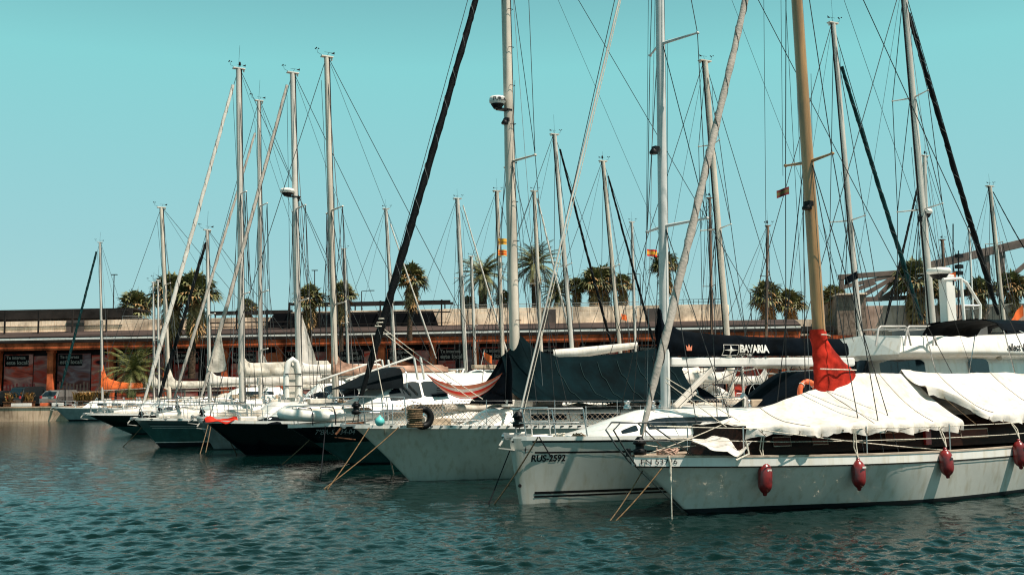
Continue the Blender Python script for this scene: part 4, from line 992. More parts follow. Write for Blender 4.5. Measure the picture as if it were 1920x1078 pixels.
# fenders
def fender(px, ytop, ybot, yknot, lab, bt, sd=-1):
    q = bt.pl(px, (ytop + ybot) / 2, -1.55); 
    for _ in range(4): q = bt.pl(px, (ytop + ybot) / 2, -(bt.side(q.x, q.z) + .13))
    zt = bt.pl(px, ytop, q.y).z; zb_ = bt.pl(px, ybot, q.y).z; h = zt - zb_; r_ = .125
    e = empty('fender', bt.M @ Vector((q.x, q.y, zb_)), bt.ang, lab, 'fender', 'dark red fenders along the white yacht')
    mb = MB(); mb.lathe([(.0, 0), (.03, .008), (.036, .03), (.04, .05), (.06, .065), (.085, .09), (.107, .125), (.12, .165), (r_, .21), (r_, h * .5), (r_, h - .21), (.12, h - .165), (.107, h - .125), (.085, h - .09), (.06, h - .065), (.04, h - .05), (.036, h - .03), (.03, h - .005), (0, h + .002)], (0, 0, 0), 32); mb.build('body', rubred, e).rotation_euler = (R(2), R(3) * math.sin(px), px)
    mb = MB(); k = bt.edge(q.x) - .02
    for dx in (-.015, .02): mb.tube([(0, 0, h), (dx * 2, .06, h + .18), (dx, (-k - q.y) if False else (abs(q.y) - k), bt.zd(q.x) + .62 - zb_)], .011, 6)
    mb.build('rope', ropew, e)
    mb = MB(); mb.box((.01, -r_ * .99, h - .17), (.09, .012, .03)); mb.build('maker_tag', white, e)
for a in ((1433, 862, 930, 'dark red fender nearest the bow of the white classic yacht'), (1610, 857, 920, 'dark red fender amidships, second from the bow'), (1776, 838, 897, 'dark red fender under the second tarpaulin, third from the bow'), (1913, 822, 880, 'dark red fender cut by the right edge of the photo')):
    fender(a[0], a[1], a[2], 0, a[3], b1)
# frayed rope hanging over the bow
p = b1.M @ Vector((b1.pl(1262, 868, -.45).x, -(b1.edge(b1.pl(1262, 868, -.45).x) + .03), b1.zd(.8) + .18)); mb = MB(); q = water_at(1272, 966)
pts = [Vector((0, 0, 0)), Vector((.02, -.01, -.12))] + [Vector((.02 + .012 * (i % 2), -.01, -.12 - .07 * i)) for i in range(1, 6)]; mb.tube(pts, [.016 + .012 * (i % 2) for i in range(len(pts))], 6); mb.tube([pts[-1], Vector((.05, .02, -1.3))], .012, 6)
o = mb.build('hanging_rope', ropew); o.location = p; o.rotation_euler = (0, 0, b1.ang); tag(o, 'knotted pale rope hanging over the bow of the classic yacht', 'rope')
rope_thing(b1.M @ Vector((b1.pl(1234, 862).x, -.28, b1.zd(.5) + .1)), water_at(1153, 978), 'tan mooring rope from the classic yacht bow, right one of its pair', mat('tan_rope', (.24, .15, .08), .9, var=.3, vscale=30), .012)
rope_thing(b1.M @ Vector((.35, .1, b1.zd(.3))), water_at(1144, 976), 'dark wet mooring rope from the classic yacht bow, left one of its pair', None, .012)
# ================================================================ boat 2: white cruiser with the navy boom cover
org, z = from_tip(956, 822, 20.4)
b2 = Boat('sailing_yacht', 'white sloop with plumb bow, dark window band and navy lettered boom cover', 'sailboat', org, R(29))
ov = b2.pl(974, 940).x; print('B2', org, z, ov)
b2.hull(14.0, 3.9, z, 1.20, 1.15, max(.12, ov), [(1.0, mat('cool_white_hull', (.50, .49, .44), .3, coat=.35, var=.06, vscale=.8, streak=.15)), (1.5, boot)], flare=(.46, .10), tm=.6, ws=.82, pw=.70, stem=1.2, tr=-.4)
b2.deck(rail=white, railh=.04)
b2.strip(.02, 13.8, -.045, -.075, black, 'rubbing_strake')
x = b2.pl(1008, 846, -.4).x; b2.strip(x, 13.6, -.25, -.285, black)
b2.strip(b2.x0(.95) + .25, 13.6, .185, .235, black, rel=False); b2.strip(b2.x0(.95) + .25, 13.6, .12, .155, black, rel=False)
zt = b2.pl(1007, 866, -.45).z; b2.text('RUS-2592', .175, b2.pl(1006, 866, -.45).x, zt, black, sx=.86, bold=.006, shear=.06)
x0s = b2.pl(990, 843, -.3); mb = MB(); c = Vector((x0s.x, 0, x0s.z))
star = []
for k in range(8):
    a = k * math.pi / 4; r_ = (.15 if k % 4 == 0 else .10) if k % 2 == 0 else .012; x_, z_ = c.x + math.cos(a) * r_, c.z + math.sin(a) * r_ * (.8 if k % 4 else 1); star.append((x_, -(b2.side(x_, z_) + .006), z_))
mb.poly(star, .003); b2.P(mb, 'bow_emblem', black)
mb = MB(); q = b2.pl(981, 911, -.2); mb.lathe([(.0, 0), (.035, .01), (.03, .03)], (q.x, -(b2.side(q.x, q.z)), q.z), 10, rot=Matrix.Rotation(R(90), 3, 'X')); b2.P(mb, 'bow_thruster_plug', black)
xh = b2.pl(1085, 795, -.3).x; xe2 = 9.6
b2.house(xh, xe2, 1.35, .46, white, slope=.38, ramp=1.9, crown=.07, narrow=.45, windows=[(b2.pl(1236, 800, -1.1).x, b2.pl(1432, 796, -1.1).x, .32, .80), (b2.pl(1175, 790, -.9).x, b2.pl(1206, 790, -.9).x, .38, .78), (b2.pl(1440, 796, -1.1).x, 9.2, .34, .72)])
b2.pulpit(b2.pl(1105, 770, -.9).x, h=.58, fwd=.15, r=.016)
b2.stanchions(b2.pl(1105, 770, -.9).x + 1.2, 11.2, 1.9)
b2.pushpit(12.2); b2.cockpit(9.8, 13.2, 1.45)
b2.wheel(12.0, 1.9); b2.wheel(12.0, 1.9, y=.7)
gear(b2, 5, 3.2, 9, b2.house_top, 16, .8); gear(b2, 8, 10, 13.4, lambda x: 1.35, 12, 1.2)
b2.hatch(b2.pl(1150, 795).x, 0, b2.zd(2) + .1, .5); b2.coil(b2.pl(1085, 803, -.5).x, -.5, b2.zd(1.8), .13); b2.coil(b2.pl(1050, 805, -.4).x, -.35, b2.zd(1.2), .11, ropew)
b2.anchor(.02, z - .02, alu, .9); b2.roller(b2.pl(972, 792).x, b2.pl(972, 790).z)
mA = b2.pl(1248, 765); mB_ = b2.pl(1237, 0); k = (15.2 - mA.z) / (mB_.z - mA.z); mt = mA.lerp(mB_, k)
fA = b2.pl(975, 775); fB = b2.pl(1161, 0); k = (15.0 - fA.z) / (fB.z - fA.z); ft = fA.lerp(fB, k)
s1 = (b2.pl(1244, 425).z - mA.z) / (mt.z - mA.z); s2 = (b2.pl(1240, 84).z - mA.z) / (mt.z - mA.z)
b2.mast((mA.x, mA.z), (mt.x, mt.z), .105, mat('pale_grey_mast', (.60, .60, .58), .4, var=.08), spr=((s1, 1.05), (s2, .85)), ch=1.5, back=(13.8, 1.2), fore=(b2.pl(972, 795).x, z + .1), wr=.0095, seed=5, sweep=.35)
mb = MB(); pts = [fA.lerp(ft, i / 20) for i in range(21)]; mb.tube(pts, .020, 8); b2.P(mb, 'headsail_foil', alu)
mb = MB(); pts = [fA.lerp(ft, i / 20) + Vector((.06 * (1 - i / 20) + .012, -.02, 0)) for i in range(21)]; mb.tube(pts, .009, 5); b2.P(mb, 'furling_line', ropew)
b2.deck_light((b2.pl(1229, 280).x - .02, -.03, b2.pl(1229, 280).z))
bz = b2.pl(1280, 680); bz2 = b2.pl(1545, 676); xb2 = b2.pl(1600, 676).x
mb = MB(); P0 = Vector((mA.x + .15, 0, b2.pl(1262, 678).z)); P1 = Vector((xb2, 0, b2.pl(1545, 678).z + (xb2 - bz2.x) * 0)); mb.bar(P0, P1, .13, .20); b2.P(mb, 'boom', mat('white_boom', (.68, .66, .63), .4), .04)
co = b2.cover(mA.x - .12, xb2 - .2, b2.pl(1256, 668).z, .62, .40, .15, cann, mastz=.42, wr=.035, seed=2, zb2=b2.pl(1545, 667).z)
# lettering on the cover
def cv(px, py): p = b2.pl(px, py, -.17); return p
from mathutils.bvhtree import BVHTree
bvh = BVHTree.FromPolygons([v.co for v in co.data.vertices], [tuple(p.vertices) for p in co.data.polygons])
def sy(x, z, o=.022):
    h = bvh.ray_cast(Vector((x, -2, z)), Vector((0, 1, 0)))
    return (h[0].y if h[0] is not None else -.16) - o
def on_cover(px, py, size, txt, **k):
    p = cv(px, py); lettering(txt, size, lambda u, w_: (p.x + u, sy(p.x + u, p.z + w_), p.z + w_), white, co, **k)
on_cover(1390, 660, .235, 'BAVARIA', bold=.010, sx=.90)
on_cover(1390, 667, .085, 'SAILING', sx=1.25, shear=.2)
def on_surf(pts): return [(x, sy(x, z), z) for x, z in pts]
mb = MB(); q = cv(1373, 656); w_, h_ = .22, .115
cs = [(q.x - w_, q.z - h_), (q.x + w_ * .95, q.z - h_), (q.x + w_ * 1.05, q.z + h_), (q.x - w_ * .9, q.z + h_)]; loop = []
for k in range(4):
    a_, c_ = cs[k], cs[(k + 1) % 4]; loop += [(a_[0] + (c_[0] - a_[0]) * t / 5, a_[1] + (c_[1] - a_[1]) * t / 5) for t in range(5)]
mb.tube(on_surf(loop), .008, 4, closed=True)
mb.poly([(x, sy(x, z, .026), z) for x, z in [(q.x - .2, q.z), (q.x - .03, q.z - .02), (q.x, q.z - .11), (q.x + .03, q.z - .02), (q.x + .2, q.z), (q.x + .03, q.z + .02), (q.x, q.z + .11), (q.x - .03, q.z + .02)]], .004); b2.P(mb, 'emblem', white, parent=co)
q = cv(1293, 652); mb = MB(); mb.poly([(x, sy(x, z, .026), z) for x, z in [(q.x - .07, q.z - .06), (q.x + .07, q.z - .06), (q.x + .09, q.z + .06), (q.x + .035, q.z), (q.x, q.z + .08), (q.x - .035, q.z), (q.x - .09, q.z + .06)]], .004); b2.P(mb, 'crown_emblem', mat('salmon_print', (.75, .25, .15), .7), parent=co)
mb = MB(); a = b2.pl(1265, 762); c = b2.pl(1338, 688); mb.bar(a, c, .09, .10); mb.bar(a + Vector((.12, 0, -.02)), b2.pl(1305, 735), .05, .05); b2.P(mb, 'boom_vang', alu, .01)
b2.sprayhood(b2.pl(1428, 740).x, 1.15, b2.house_top(8) - .03, cann, h=.85, l=1.3)
b2.bimini(b2.pl(1800, 600).x, b2.pl(1800, 600).x + 2.2, 1.2, b2.pl(1800, 602).z, cann)
b2.sprayhood(b2.pl(1495, 700).x + .1, .3, 2.0, canc, h=.35, l=.4, n=0, name='engine_cover')
b2.outboard(12.9, -1.35, 1.6)
for xx, l_ in ((b2.pl(1220, 760, -1.3).x, 0),): pass
# lifebuoy
def lifebuoy(c, r_, lab, ang):
    e = empty('lifebuoy', c, ang, lab, 'lifebuoy', 'lifebuoys')
    mb = MB(); mb.torus((0, 0, 0), r_, r_ * .24, 'Y', 32, 10); mb.build('ring', orangep, e)
    mb = MB()
    for k in range(4):
        a = k * math.pi / 2 + .78; mb.torus((math.cos(a) * r_, 0, math.sin(a) * r_), r_ * .26, r_ * .045, 'Z', 10, 5, rot=Matrix.Rotation(a, 3, 'Y').transposed())
    mb.build('band', white, e)
lifebuoy(b2.M @ b2.pl(1515, 736, -1.4), .235, 'orange lifebuoy on the rail behind the red cover', b2.ang)
rope_thing(b2.M @ Vector((b2.pl(1002, 818, -.3).x, -b2.edge(.6) - .01, b2.zd(.6) + .04)), water_at(926, 946), 'tan mooring rope from the lettered white sloop bow, leading forward', None, .014)
rope_thing(b2.M @ Vector((b2.pl(1004, 818, -.3).x, -b2.edge(.6) - .01, b2.zd(.6) + .04)), water_at(1084, 942), 'dark mooring rope crossing the lettered white bow towards the right', mat('black_rope', (.015, .015, .018), .8), .012, 0)
rope_thing(b2.M @ Vector((.25, .25, b2.zd(.3))), water_at(915, 948), 'dark wet mooring rope left of the lettered white bow', mat('black_rope', (.015, .015, .018), .8), .011, 0)
# ================================================================ boat 3: grey hull, teal boom tent, netting
org, z = from_tip(662, 800, 25.3)
b3 = Boat('sailing_yacht', 'dull grey-white yacht with netted rails, anchor and black furled headsail', 'sailboat', org, R(28))
ov = b3.pl(768, 900).x; print('B3', org, z, ov)
b3.hull(15.5, 4.3, z, 1.24, 1.2, ov, [(1.0, ghull), (1.5, boot)], flare=(.5, .10), tm=.5, ws=.75, pw=.82, stem=.9, tr=.8)
b3.deck(deckm, rail=white, railh=.05)
mb = MB()
x = .8
while x < 14.8:
    for sd in (-1, 1): mb.box((x, sd * (b3.edge(x) + .017), b3.zd(x) + .02), (.10, .012, .028))
    x += .22
b3.P(mb, 'scuppers', black)
b3.house(3.2, 10.5, 1.25, .42, white, slope=.2, ramp=.8, windows=[(4.4, 5.4, .35, .7), (5.8, 7.0, .35, .7), (7.4, 8.8, .35, .7)])
b3.pulpit(b3.pl(770, 760, -1.0).x, h=.72, fwd=-.55, r=.017); xs = b3.pl(770, 760, -1.0).x
b3.stanchions(xs + .2, 14.6, 1.75, h=.66); b3.pushpit(14.0)
b3.anchor(-.1, z - .03, rust, 1.2)
gear(b3, 3, 1.6, 3.4, None, 5, .5); gear(b3, 13, 4, 10, b3.house_top, 14, .8)
def net(bt, xa, xb, sd, h, cell=.12):
    mb = MB(); L = xb - xa; n = int(L / cell)
    for k in range(-int(h / cell) - 1, n):
        for dr in (1, -1):
            pts = []
            for j in range(9):
                z_ = h * j / 8; x = xa + k * cell + (z_ if dr > 0 else h - z_)
                if xa <= x <= xb: pts.append((x, sd * (bt.edge(x) - .05) + .012 * dr, bt.zd(x) + z_ + .01 * nz(x * 3, z_)))
            if len(pts) > 1: mb.tube(pts, .006, 3)
    return bt.P(mb, 'rail_netting', mat('tan_netting', (.42, .33, .25), .9, var=.2))
net(b3, xs + .2, 14.6, 1, .64); net(b3, xs + .2, 14.6, -1, .34, .14); net(b3, .9, xs, 1, .6, .2)
# bundled old sail along the far rail
mb = MB(); pts = [(x, 1.55 + .1 * nz(x, 1), b3.zd(x) + .42 + .07 * nz(x * 1.3, 5)) for x in [xs + 2 + i * .35 for i in range(28)]]; mb.tube(pts, [.10 + .05 * nz(i * .7, 3) for i in range(28)], 10, ridge=.15, twist=11); b3.P(mb, 'rolled_awning', canb if False else canc)
A3 = b3.pl(968, 762); B3_ = b3.pl(948, 0); k = (16.3 - A3.z) / (B3_.z - A3.z); mt = A3.lerp(B3_, k)
fA = b3.pl(676, 745); fB = b3.pl(891, 0); k = (15.2 - fA.z) / (fB.z - fA.z); ft = fA.lerp(fB, k)
s1 = (b3.pl(962, 305).z - A3.z) / (mt.z - A3.z)
b3.mast((A3.x, A3.z), (mt.x, mt.z), .135, alub, spr=((s1, .85), (min(.9, s1 * 1.95), .7)), ch=1.8, fore=(b3.pl(661, 795).x, z + .1), back=(15.2, 1.25), furl=furlk, furl_ends=((fA.x, fA.z), (ft.x, ft.z)), fr=.095, steps=True, wr=.0095, seed=9, sweep=.3)
b3.radar((b3.pl(931, 196).x, -.05, b3.pl(931, 197).z), txt='FURUNO', r=.22, h=.22); b3.deck_light((b3.pl(948, 226).x, -.05, b3.pl(948, 226).z))
b3.roller(b3.pl(668, 772).x, b3.pl(668, 768).z)
mb = MB(); q = b3.pl(706, 592)
for k in range(3): mb.torus(b3.pl(717 - k * 3.4, 598 + k * 7), .085, .02, 'Z', 12, 5)
b3.P(mb, 'headsail_lashing', ropew)
# teal boom tent
xa = b3.pl(940, 660).x; xb = b3.pl(1262, 640).x; mb = MB(); rows = []; nx = 70; nv = 16
zr0 = b3.pl(975, 655).z
for i in range(nx + 1):
    t = i / nx; x = xa + (xb - xa) * t
    px = 940 + (1262 - 940) * t
    # upper edge follows the photo: high collar at the mast, then along the boom
    prof = [(940, 668), (955, 655), (968, 625), (978, 632), (1000, 655), (1040, 669), (1100, 668), (1180, 660), (1262, 648)]
    for j in range(len(prof) - 1):
        if prof[j][0] <= px <= prof[j + 1][0] + .01: f = (px - prof[j][0]) / (prof[j + 1][0] - prof[j][0]); py = prof[j][1] + (prof[j + 1][1] - prof[j][1]) * f; break
    zr_ = b3.pl(px, py).z; pe = 752 + 4 * math.sin(t * 3) ; zl_ = b3.pl(px, pe, -1.5).z; w_ = 1.5
    if t < .10: w_ = 1.5 * (.75 + 2.5 * t)
    row = []
    for k in range(-nv, nv + 1):
        v = abs(k) / nv; y = w_ * (.07 + .93 * v ** 1.15) if v else 0
        fold = .07 * math.sin((x - xa) * 2.2 - v * 4.5 + 2 * nz(x * .8, v)) * math.sin(v * math.pi) * math.exp(-t * 1.2) + .02 * nz(x * 3 + v * 5, v * 4, 2)
        row.append((x + .0 * v, y * (1 if k > 0 else -1), zr_ + (zl_ - zr_) * (v ** .8) - .22 * math.sin(v * math.pi) + fold))
    rows.append(row)
mb.sheet(rows, .008)
o = mb.build('boom_tent', cant); o.matrix_world = b3.M; tag(o, 'large dark teal canvas tent over the boom behind the thick tan mast', 'boat cover')
sm = MB()
for px in (1030, 1075, 1110, 1145, 1180, 1212, 1240):
    j = int((px - 940) / 322 * nx); pts = [Vector(rows[j + (k // 5)][nv - k]) + Vector((0, -.012, .008)) if j + k // 5 <= nx else None for k in range(1, nv)]; sm.tube([p for p in pts if p], .010, 5)
sm.build('seam', mat('grey_teal_webbing', (.018, .04, .042), .8), o)
# front flap of the tent, black, forward of the mast
mb = MB(); rows2 = []
for i in range(13):
    t = i / 12; A = b3.pl(948 - 4 * t, 662 + 6 * t, .0); y0 = -1.3 + 2.6 * t; B_ = b3.pl(920 + 40 * t * 0, 757, 0); B_ = Vector((B_.x + .15 * math.sin(t * 9), y0, B_.z)); A = Vector((A.x, y0 * .12, A.z)); rows2.append([A.lerp(B_, k / 10) + Vector((.05 * math.sin(k * .5), 0, 0)) for k in range(11)])
mb.sheet(rows2, .008); mb.build('front_flap', cann, o)
b3.boom(A3.x + .15, b3.pl(1262, 655).x, b3.pl(1000, 664).z - .45, b3.pl(1262, 655).z - .35, .08)
# tyre and buoy on deck, hammock
def dx(bt, px, py, yl): return bt.M @ bt.pl(px, py, yl)
p = dx(b3, 793, 783, -1.0); e = tag(bpy.data.objects.new('car_tyre', None), 'black tyre fender standing on the deck against the rail', 'tyre'); C.objects.link(e); e.location = p; e.rotation_euler = (0, 0, b3.ang)
mb = MB(); mb.torus((0, 0, 0), .20, .085, 'Y', 30, 10); mb.build('rubber', black, e); mb = MB(); mb.tube([(.0, -.1, .3), (-.3, .1, .42)], .012, 6); mb.build('tie', ropew, e)
p = dx(b3, 712, 790, -.55); mb = MB(); mb.lathe([(0, -.11), (.06, -.1), (.1, -.06), (.12, 0), (.1, .06), (.06, .1), (.03, .12), (.02, .15), (0, .15)], (0, 0, 0), 18); o = mb.build('mooring_buoy', buoyb); o.location = p; tag(o, 'small turquoise buoy lying on the foredeck behind the anchor', 'buoy')
mb = MB(); rr = random.Random(2)
for k in range(9):
    zz = b3.zd(2) + .04 + k * .05; mb.torus((b3.pl(778, 780, -1.0).x, -1.0, zz), .17 + rr.uniform(-.02, .02), .022, 'Z', 20, 6)
b3.P(mb, 'rope_coil', ropem)
rope_thing(b3.M @ Vector((b3.pl(745, 800, -.5).x, -b3.edge(1.0), b3.zd(1.0))), water_at(605, 918), 'tan mooring rope from the grey yacht bow, left of two', mat('tan_rope', (.24, .15, .08), .9, var=.3, vscale=30), .013)
rope_thing(b3.M @ Vector((b3.pl(690, 800, -.3).x, -b3.edge(.6), b3.zd(.6))), water_at(613, 918), 'tan mooring rope from the grey yacht bow, right of two', mat('tan_rope', (.24, .15, .08), .9, var=.3, vscale=30), .013)
rope_thing(b3.M @ Vector((b3.pl(715, 800, -.5).x, -b3.edge(1.1) - .03, b3.zd(1.1))), water_at(738, 888), 'knotted pale rope hanging down the grey bow to the water', ropew, .018)
# hammock between a shroud and the tent
A = Vector(dx(b3, 799, 700, 0)); B_ = Vector(dx(b3, 955, 688, 0)); rows = []; stripe = []
e = empty('hammock', A, 0, 'red and white striped hammock slung left of the teal boom tent', 'hammock')
ca, cb, cc = flagr, mat('hammock_white', (.7, .6, .55), .9), mat('hammock_salmon', (.68, .2, .12), .9)
mb = MB(); n = 24
D = B_ - A
for i in range(n + 1):
    t = i / n; c = D * t - Vector((0, 0, 2.9 * (t * (1 - t)))); wd_ = .34 * math.sin(t * math.pi) ** .7; row = []
    for k in range(13): a = (k / 12 - .5) * 2; row.append(c + Vector((0, -a * wd_, .0)) + Vector((0, 0, .34 * abs(a) ** 1.6 * math.sin(t * math.pi))))
    rows.append(row)
for k in range(12): mb.grid([[r_[k], r_[k + 1]] for r_ in rows], k % 3); mb.grid([[r_[k] - Vector((0, 0, .01)), r_[k + 1] - Vector((0, 0, .01))] for r_ in rows], k % 3, flip=True)
mb.build('cloth', [ca, cb, cc], e)
mb = MB(); mb.tube([D, D + Vector((.35, 0, .3))], .03, 6); mb.build('rope', ropew, e)

for a, c, l_ in (((706, 606), (905, 748), 'pale sheet from the black furled sail down to the netted rail, upper of two'), ((703, 610), (890, 752), 'pale sheet from the black furled sail down to the netted rail, lower of two'), ((697, 628), (720, 750), 'pale line hanging steeply from the black furled sail to the pulpit')):
    rope_thing(dx(b3, a[0], a[1], 0), dx(b3, c[0], c[1], -.6), l_, ropew, .010, .05, grp='light lines over the foredecks')
# ================================================================ boat 4: motor cruiser with navy topsides, reversed dinghy on the foredeck
org, z = from_tip(540, 800, 31.2)
b4 = Boat('motor_cruiser', 'white-decked cruiser with navy and teal topsides behind the grey yacht', 'motorboat', org, R(29))
ov = b4.pl(655, 868).x; print('B4', org, z, ov)
b4.hull(13.5, 3.9, z, 1.3, 1.2, ov, [(.42, navy), (.96, teal), (1.5, boot)], flare=(.5, .10), tm=.5, ws=.85, pw=.75, tr=.5)
b4.deck(white, rail=white, railh=.07)
zt = b4.pl(600, 815, -.6).z; b4.text('7ªBA-5-934-04', .22, b4.pl(598, 815, -.7).x, zt, mat('grey_lettering', (.3, .33, .33), .6), sx=.82)
b4.house(2.2, 9.0, 1.5, .55, white, slope=.5, ramp=3.2, crown=.25, narrow=.5)
b4.house(b4.pl(645, 705).x, 8.9, 1.35, .88, white, slope=.55, ramp=2.0, z0=b4.zd(6) + .5, crown=.1, narrow=.15, name='wheelhouse', windows=[(b4.pl(690, 690).x + .3, b4.pl(748, 690).x + .3, .2, .8), (b4.pl(752, 690).x + .3, b4.pl(800, 690).x + .2, .25, .8)])
hx = b4.pl(755, 690).x
mb = MB()
for k in range(5): mb.box((b4.pl(735, 690).x + 1.2, -1.29, b4.zd(6) + .85 + k * .07), (.5, .04, .03))
b4.P(mb, 'vent_louvres', black)
mb = MB(); top = b4.pl(745, 668, -1.4); q = b4.pl(650, 712, -1.4)
for sd in (-1, 1):
    mb = MB(); mb.bar((q.x, sd * 1.3, q.z), (b4.pl(742, 672).x, sd * 1.3, b4.pl(742, 672).z), .08, .05); mb.bar((b4.pl(745, 672).x, sd * 1.3, b4.pl(742, 672).z), (b4.pl(752, 705).x, sd * 1.3, q.z), .08, .05); mb.bar((b4.pl(757, 672).x, sd * 1.3, b4.pl(742, 672).z), (b4.pl(764, 705).x, sd * 1.3, q.z), .08, .05); b4.P(mb, 'windscreen_frame', white, .01)
b4.sprayhood(b4.pl(645, 690).x, 1.2, b4.zd(5) + 1.0, mat('slate_canvas', (.007, .010, .012), .85, bump=.3, spec=.04), h=.65, l=1.6)
b4.pulpit(2.6, h=.6, fwd=.0); b4.stanchions(2.8, 10, 1.8); b4.pushpit(12); b4.cockpit(9.2, 12.8, 1.5)
gear(b4, 41, 6, 12, lambda x: b4.zd(x) + .6, 8, .9)
# dinghy upside down / inflatable on the foredeck
e = empty('inflatable_dinghy', b4.M @ Vector((0, 0, 0)), b4.ang, 'white inflatable dinghy lashed over the navy cruiser bow', 'dinghy')
mb = MB(); pts = []; zz = b4.zd(1) + .22
A = b4.pl(526, 793, -.3); 
for i in range(25):
    t = i / 24; a = -1 + 2 * t; pts.append((A.x + .15 + 2.9 * abs(a) ** 1.5, .62 * (1 if a > 0 else -1) * min(1, abs(a) * 3.0) ** .8, zz + .12 * (1 - abs(a)) ** 2 + .02))
mb.tube(pts, [.09 + .08 * min(1, 3 * min(i / 24, 1 - i / 24) + .1) for i in range(25)], 14); mb.build('side_tubes', white, e)
mb = MB(); mb.grid([[(A.x + .4 + i * .22, k * .2 * min(1, .35 + i * .12), zz + .16 + .12 * (1 - (k / 3) ** 2)) for k in range(-3, 4)] for i in range(12)], flip=True); mb.build('floor', canc, e)
mb = MB()
for k in range(3): x = A.x + .8 + k * .7; mb.tube([(x, -.85, zz - .2), (x, -.86, zz + .1), (x + .05, -.5, zz + .3), (x, 0, zz + .32), (x, .5, zz + .3), (x, .86, zz + .1)], .018, 6)
mb.build('lashing', black, e)
rope_thing(b4.M @ Vector((.9, -b4.edge(.9), b4.zd(.9))), water_at(528, 871), 'pale mooring rope from the navy cruiser bow to the water', ropem, .016)
rope_thing(b4.M @ Vector((.95, -b4.edge(.9), b4.zd(.9))), water_at(600, 905), 'dark mooring rope from the navy cruiser bow leading right', mat('black_rope', (.015, .015, .018), .8), .014)
# ================================================================ generic sloops of the near row
def sloop(name, lab, tip, d, L, B, hullb, mastpx, toppx, r, mm=None, wlpx=None, zmid=None, spr=((.5, .8),), furl=None, furlpx=None, fr=.075, covm=None, covz=None, covl=4.2, covh=(.55, .3, .45), hood=cann, seed=1, ang=29, bim=None, gearn=12, flare=(.5, .12), rope=None, housem=None, mastH=None, bow_h=None, kw={}, text=None, pul=True, stn=True, wr=.013, tall=None, deckm_=None, zs=None, hx=(2.2, 8.2), coach=.60):
    org, z = from_tip(tip[0], tip[1], d); b = Boat('sailing_yacht', lab, 'sailboat', org, R(ang)); 
    ov = b.pl(*wlpx).x if wlpx else .8
    b.hull(L, B, z, zmid or z * .9, zs or z * .9, max(.1, ov), hullb, flare=flare, tm=.52, ws=.75, tr=.3, **kw); b.deck(deckm_ or deckm, rail=white)
    wn = [(3.6 + i * 1.2, 4.4 + i * 1.2, .38, .72) for i in range(3)]
    b.house(hx[0], hx[1], B * .36, coach, housem or white, slope=.2, ramp=1.0, windows=[(a, c, f, g) for a, c, f, g in wn if c < hx[1]])
    if pul: b.pulpit(1.7, fwd=-.1)
    if stn: b.stanchions(1.9, L - 2, 1.9)
    b.pushpit(L - 1.5); b.cockpit(hx[1] + .2, L - .6, B * .36)
    b.anchor(0, z - .03, alu)
    if gearn: gear(b, seed, 1.3, hx[0] + .5, None, 5, .5); gear(b, seed + 50, hx[0] + 1.1, hx[1] - .3, b.house_top, gearn + 6, B * .25); gear(b, seed + 90, hx[1] + .3, L - .6, lambda x: b.zd(x) + .3, 10, B * .3)
    if hood: b.sprayhood(hx[1] - .7, B * .3, b.house_top(hx[1] - .5) - .1, hood, h=.55, l=1.2)
    if bim: b.bimini(L - 3.4, L - 1.0, B * .38, b.zd(L - 2) + 1.95, bim)
    if L > 9: b.wheel(L - 2, b.zd(L - 2) + .7)
    bs = b.pl(*mastpx); tp = b.pl(*toppx); zb_ = b.zd(bs.x) + (coach + .05 if hx[0] < bs.x < hx[1] else .05); k0 = (zb_ - bs.z) / (tp.z - bs.z); base = bs.lerp(tp, k0)
    fe = None
    if furlpx: f0 = b.pl(*furlpx[0]); f1 = b.pl(*furlpx[1]); fe = ((f0.x, f0.z), (f1.x, f1.z))
    b.mast((base.x, base.z), (tp.x, tp.z), r, mm or alub, spr=spr, fore=(.12, z + .1), back=(L - .1, b.zd(L)), furl=furl, furl_ends=fe, fr=fr, seed=seed, wr=wr)
    if covm:
        zc = b.pl(*covz).z if covz else base.z + .9
        b.boom(base.x + .1, base.x + covl + .25, zc - .02, zc + .12, .06); b.cover(base.x - .16, base.x + covl, zc, covh[0], covh[1], .16, covm, mastz=covh[2], seed=seed, zb2=zc + .12, wr=.035)
    if furl: b.roller(.25, z + .12)
    if rope:
        for i, (wp, l_) in enumerate(rope): rope_thing(b.M @ Vector((.45 + .1 * i, (-1) * b.edge(.45), b.zd(.5))), water_at(*wp), l_, ropem, .017)
    return b
b5 = sloop('x', 'black-navy hulled yacht with dark canvas behind its bow rail', (385, 791), 36.6, 12.5, 3.9, [(.97, navy), (1.5, boot)], (628, 690), (612, 108), .115, wlpx=(462, 853), spr=((.55, .9), (.28, .9)), covm=canb, covz=(690, 705), covl=4.6, seed=21, rope=[((445, 853), 'rope from the black-navy yacht bow straight down to the water')], flare=(.45, .1), deckm_=deckt)
b5.sprayhood(b5.pl(500, 775, -1).x, 1.3, b5.zd(3) - .02, cann, h=.75, l=3.2, name='boat_cover')
mb = MB(); rr = []
for i in range(14):
    t = i / 13; p = b5.pl(384 + 60 * t, 790 - 3 * math.sin(t * 9), -.15 - .4 * t); rr.append([p + Vector((0, .2, .02)), p + Vector((0, 0, .10 + .03 * math.sin(t * 14))), p + Vector((0, -.14, -.03 - .05 * math.sin(t * 11)))])
mb.sheet(rr, .02); o = mb.build('rescue_sling', canr); o.matrix_world = b5.M; tag(o, 'crumpled red cloth lying along the black-navy bow', 'cloth')
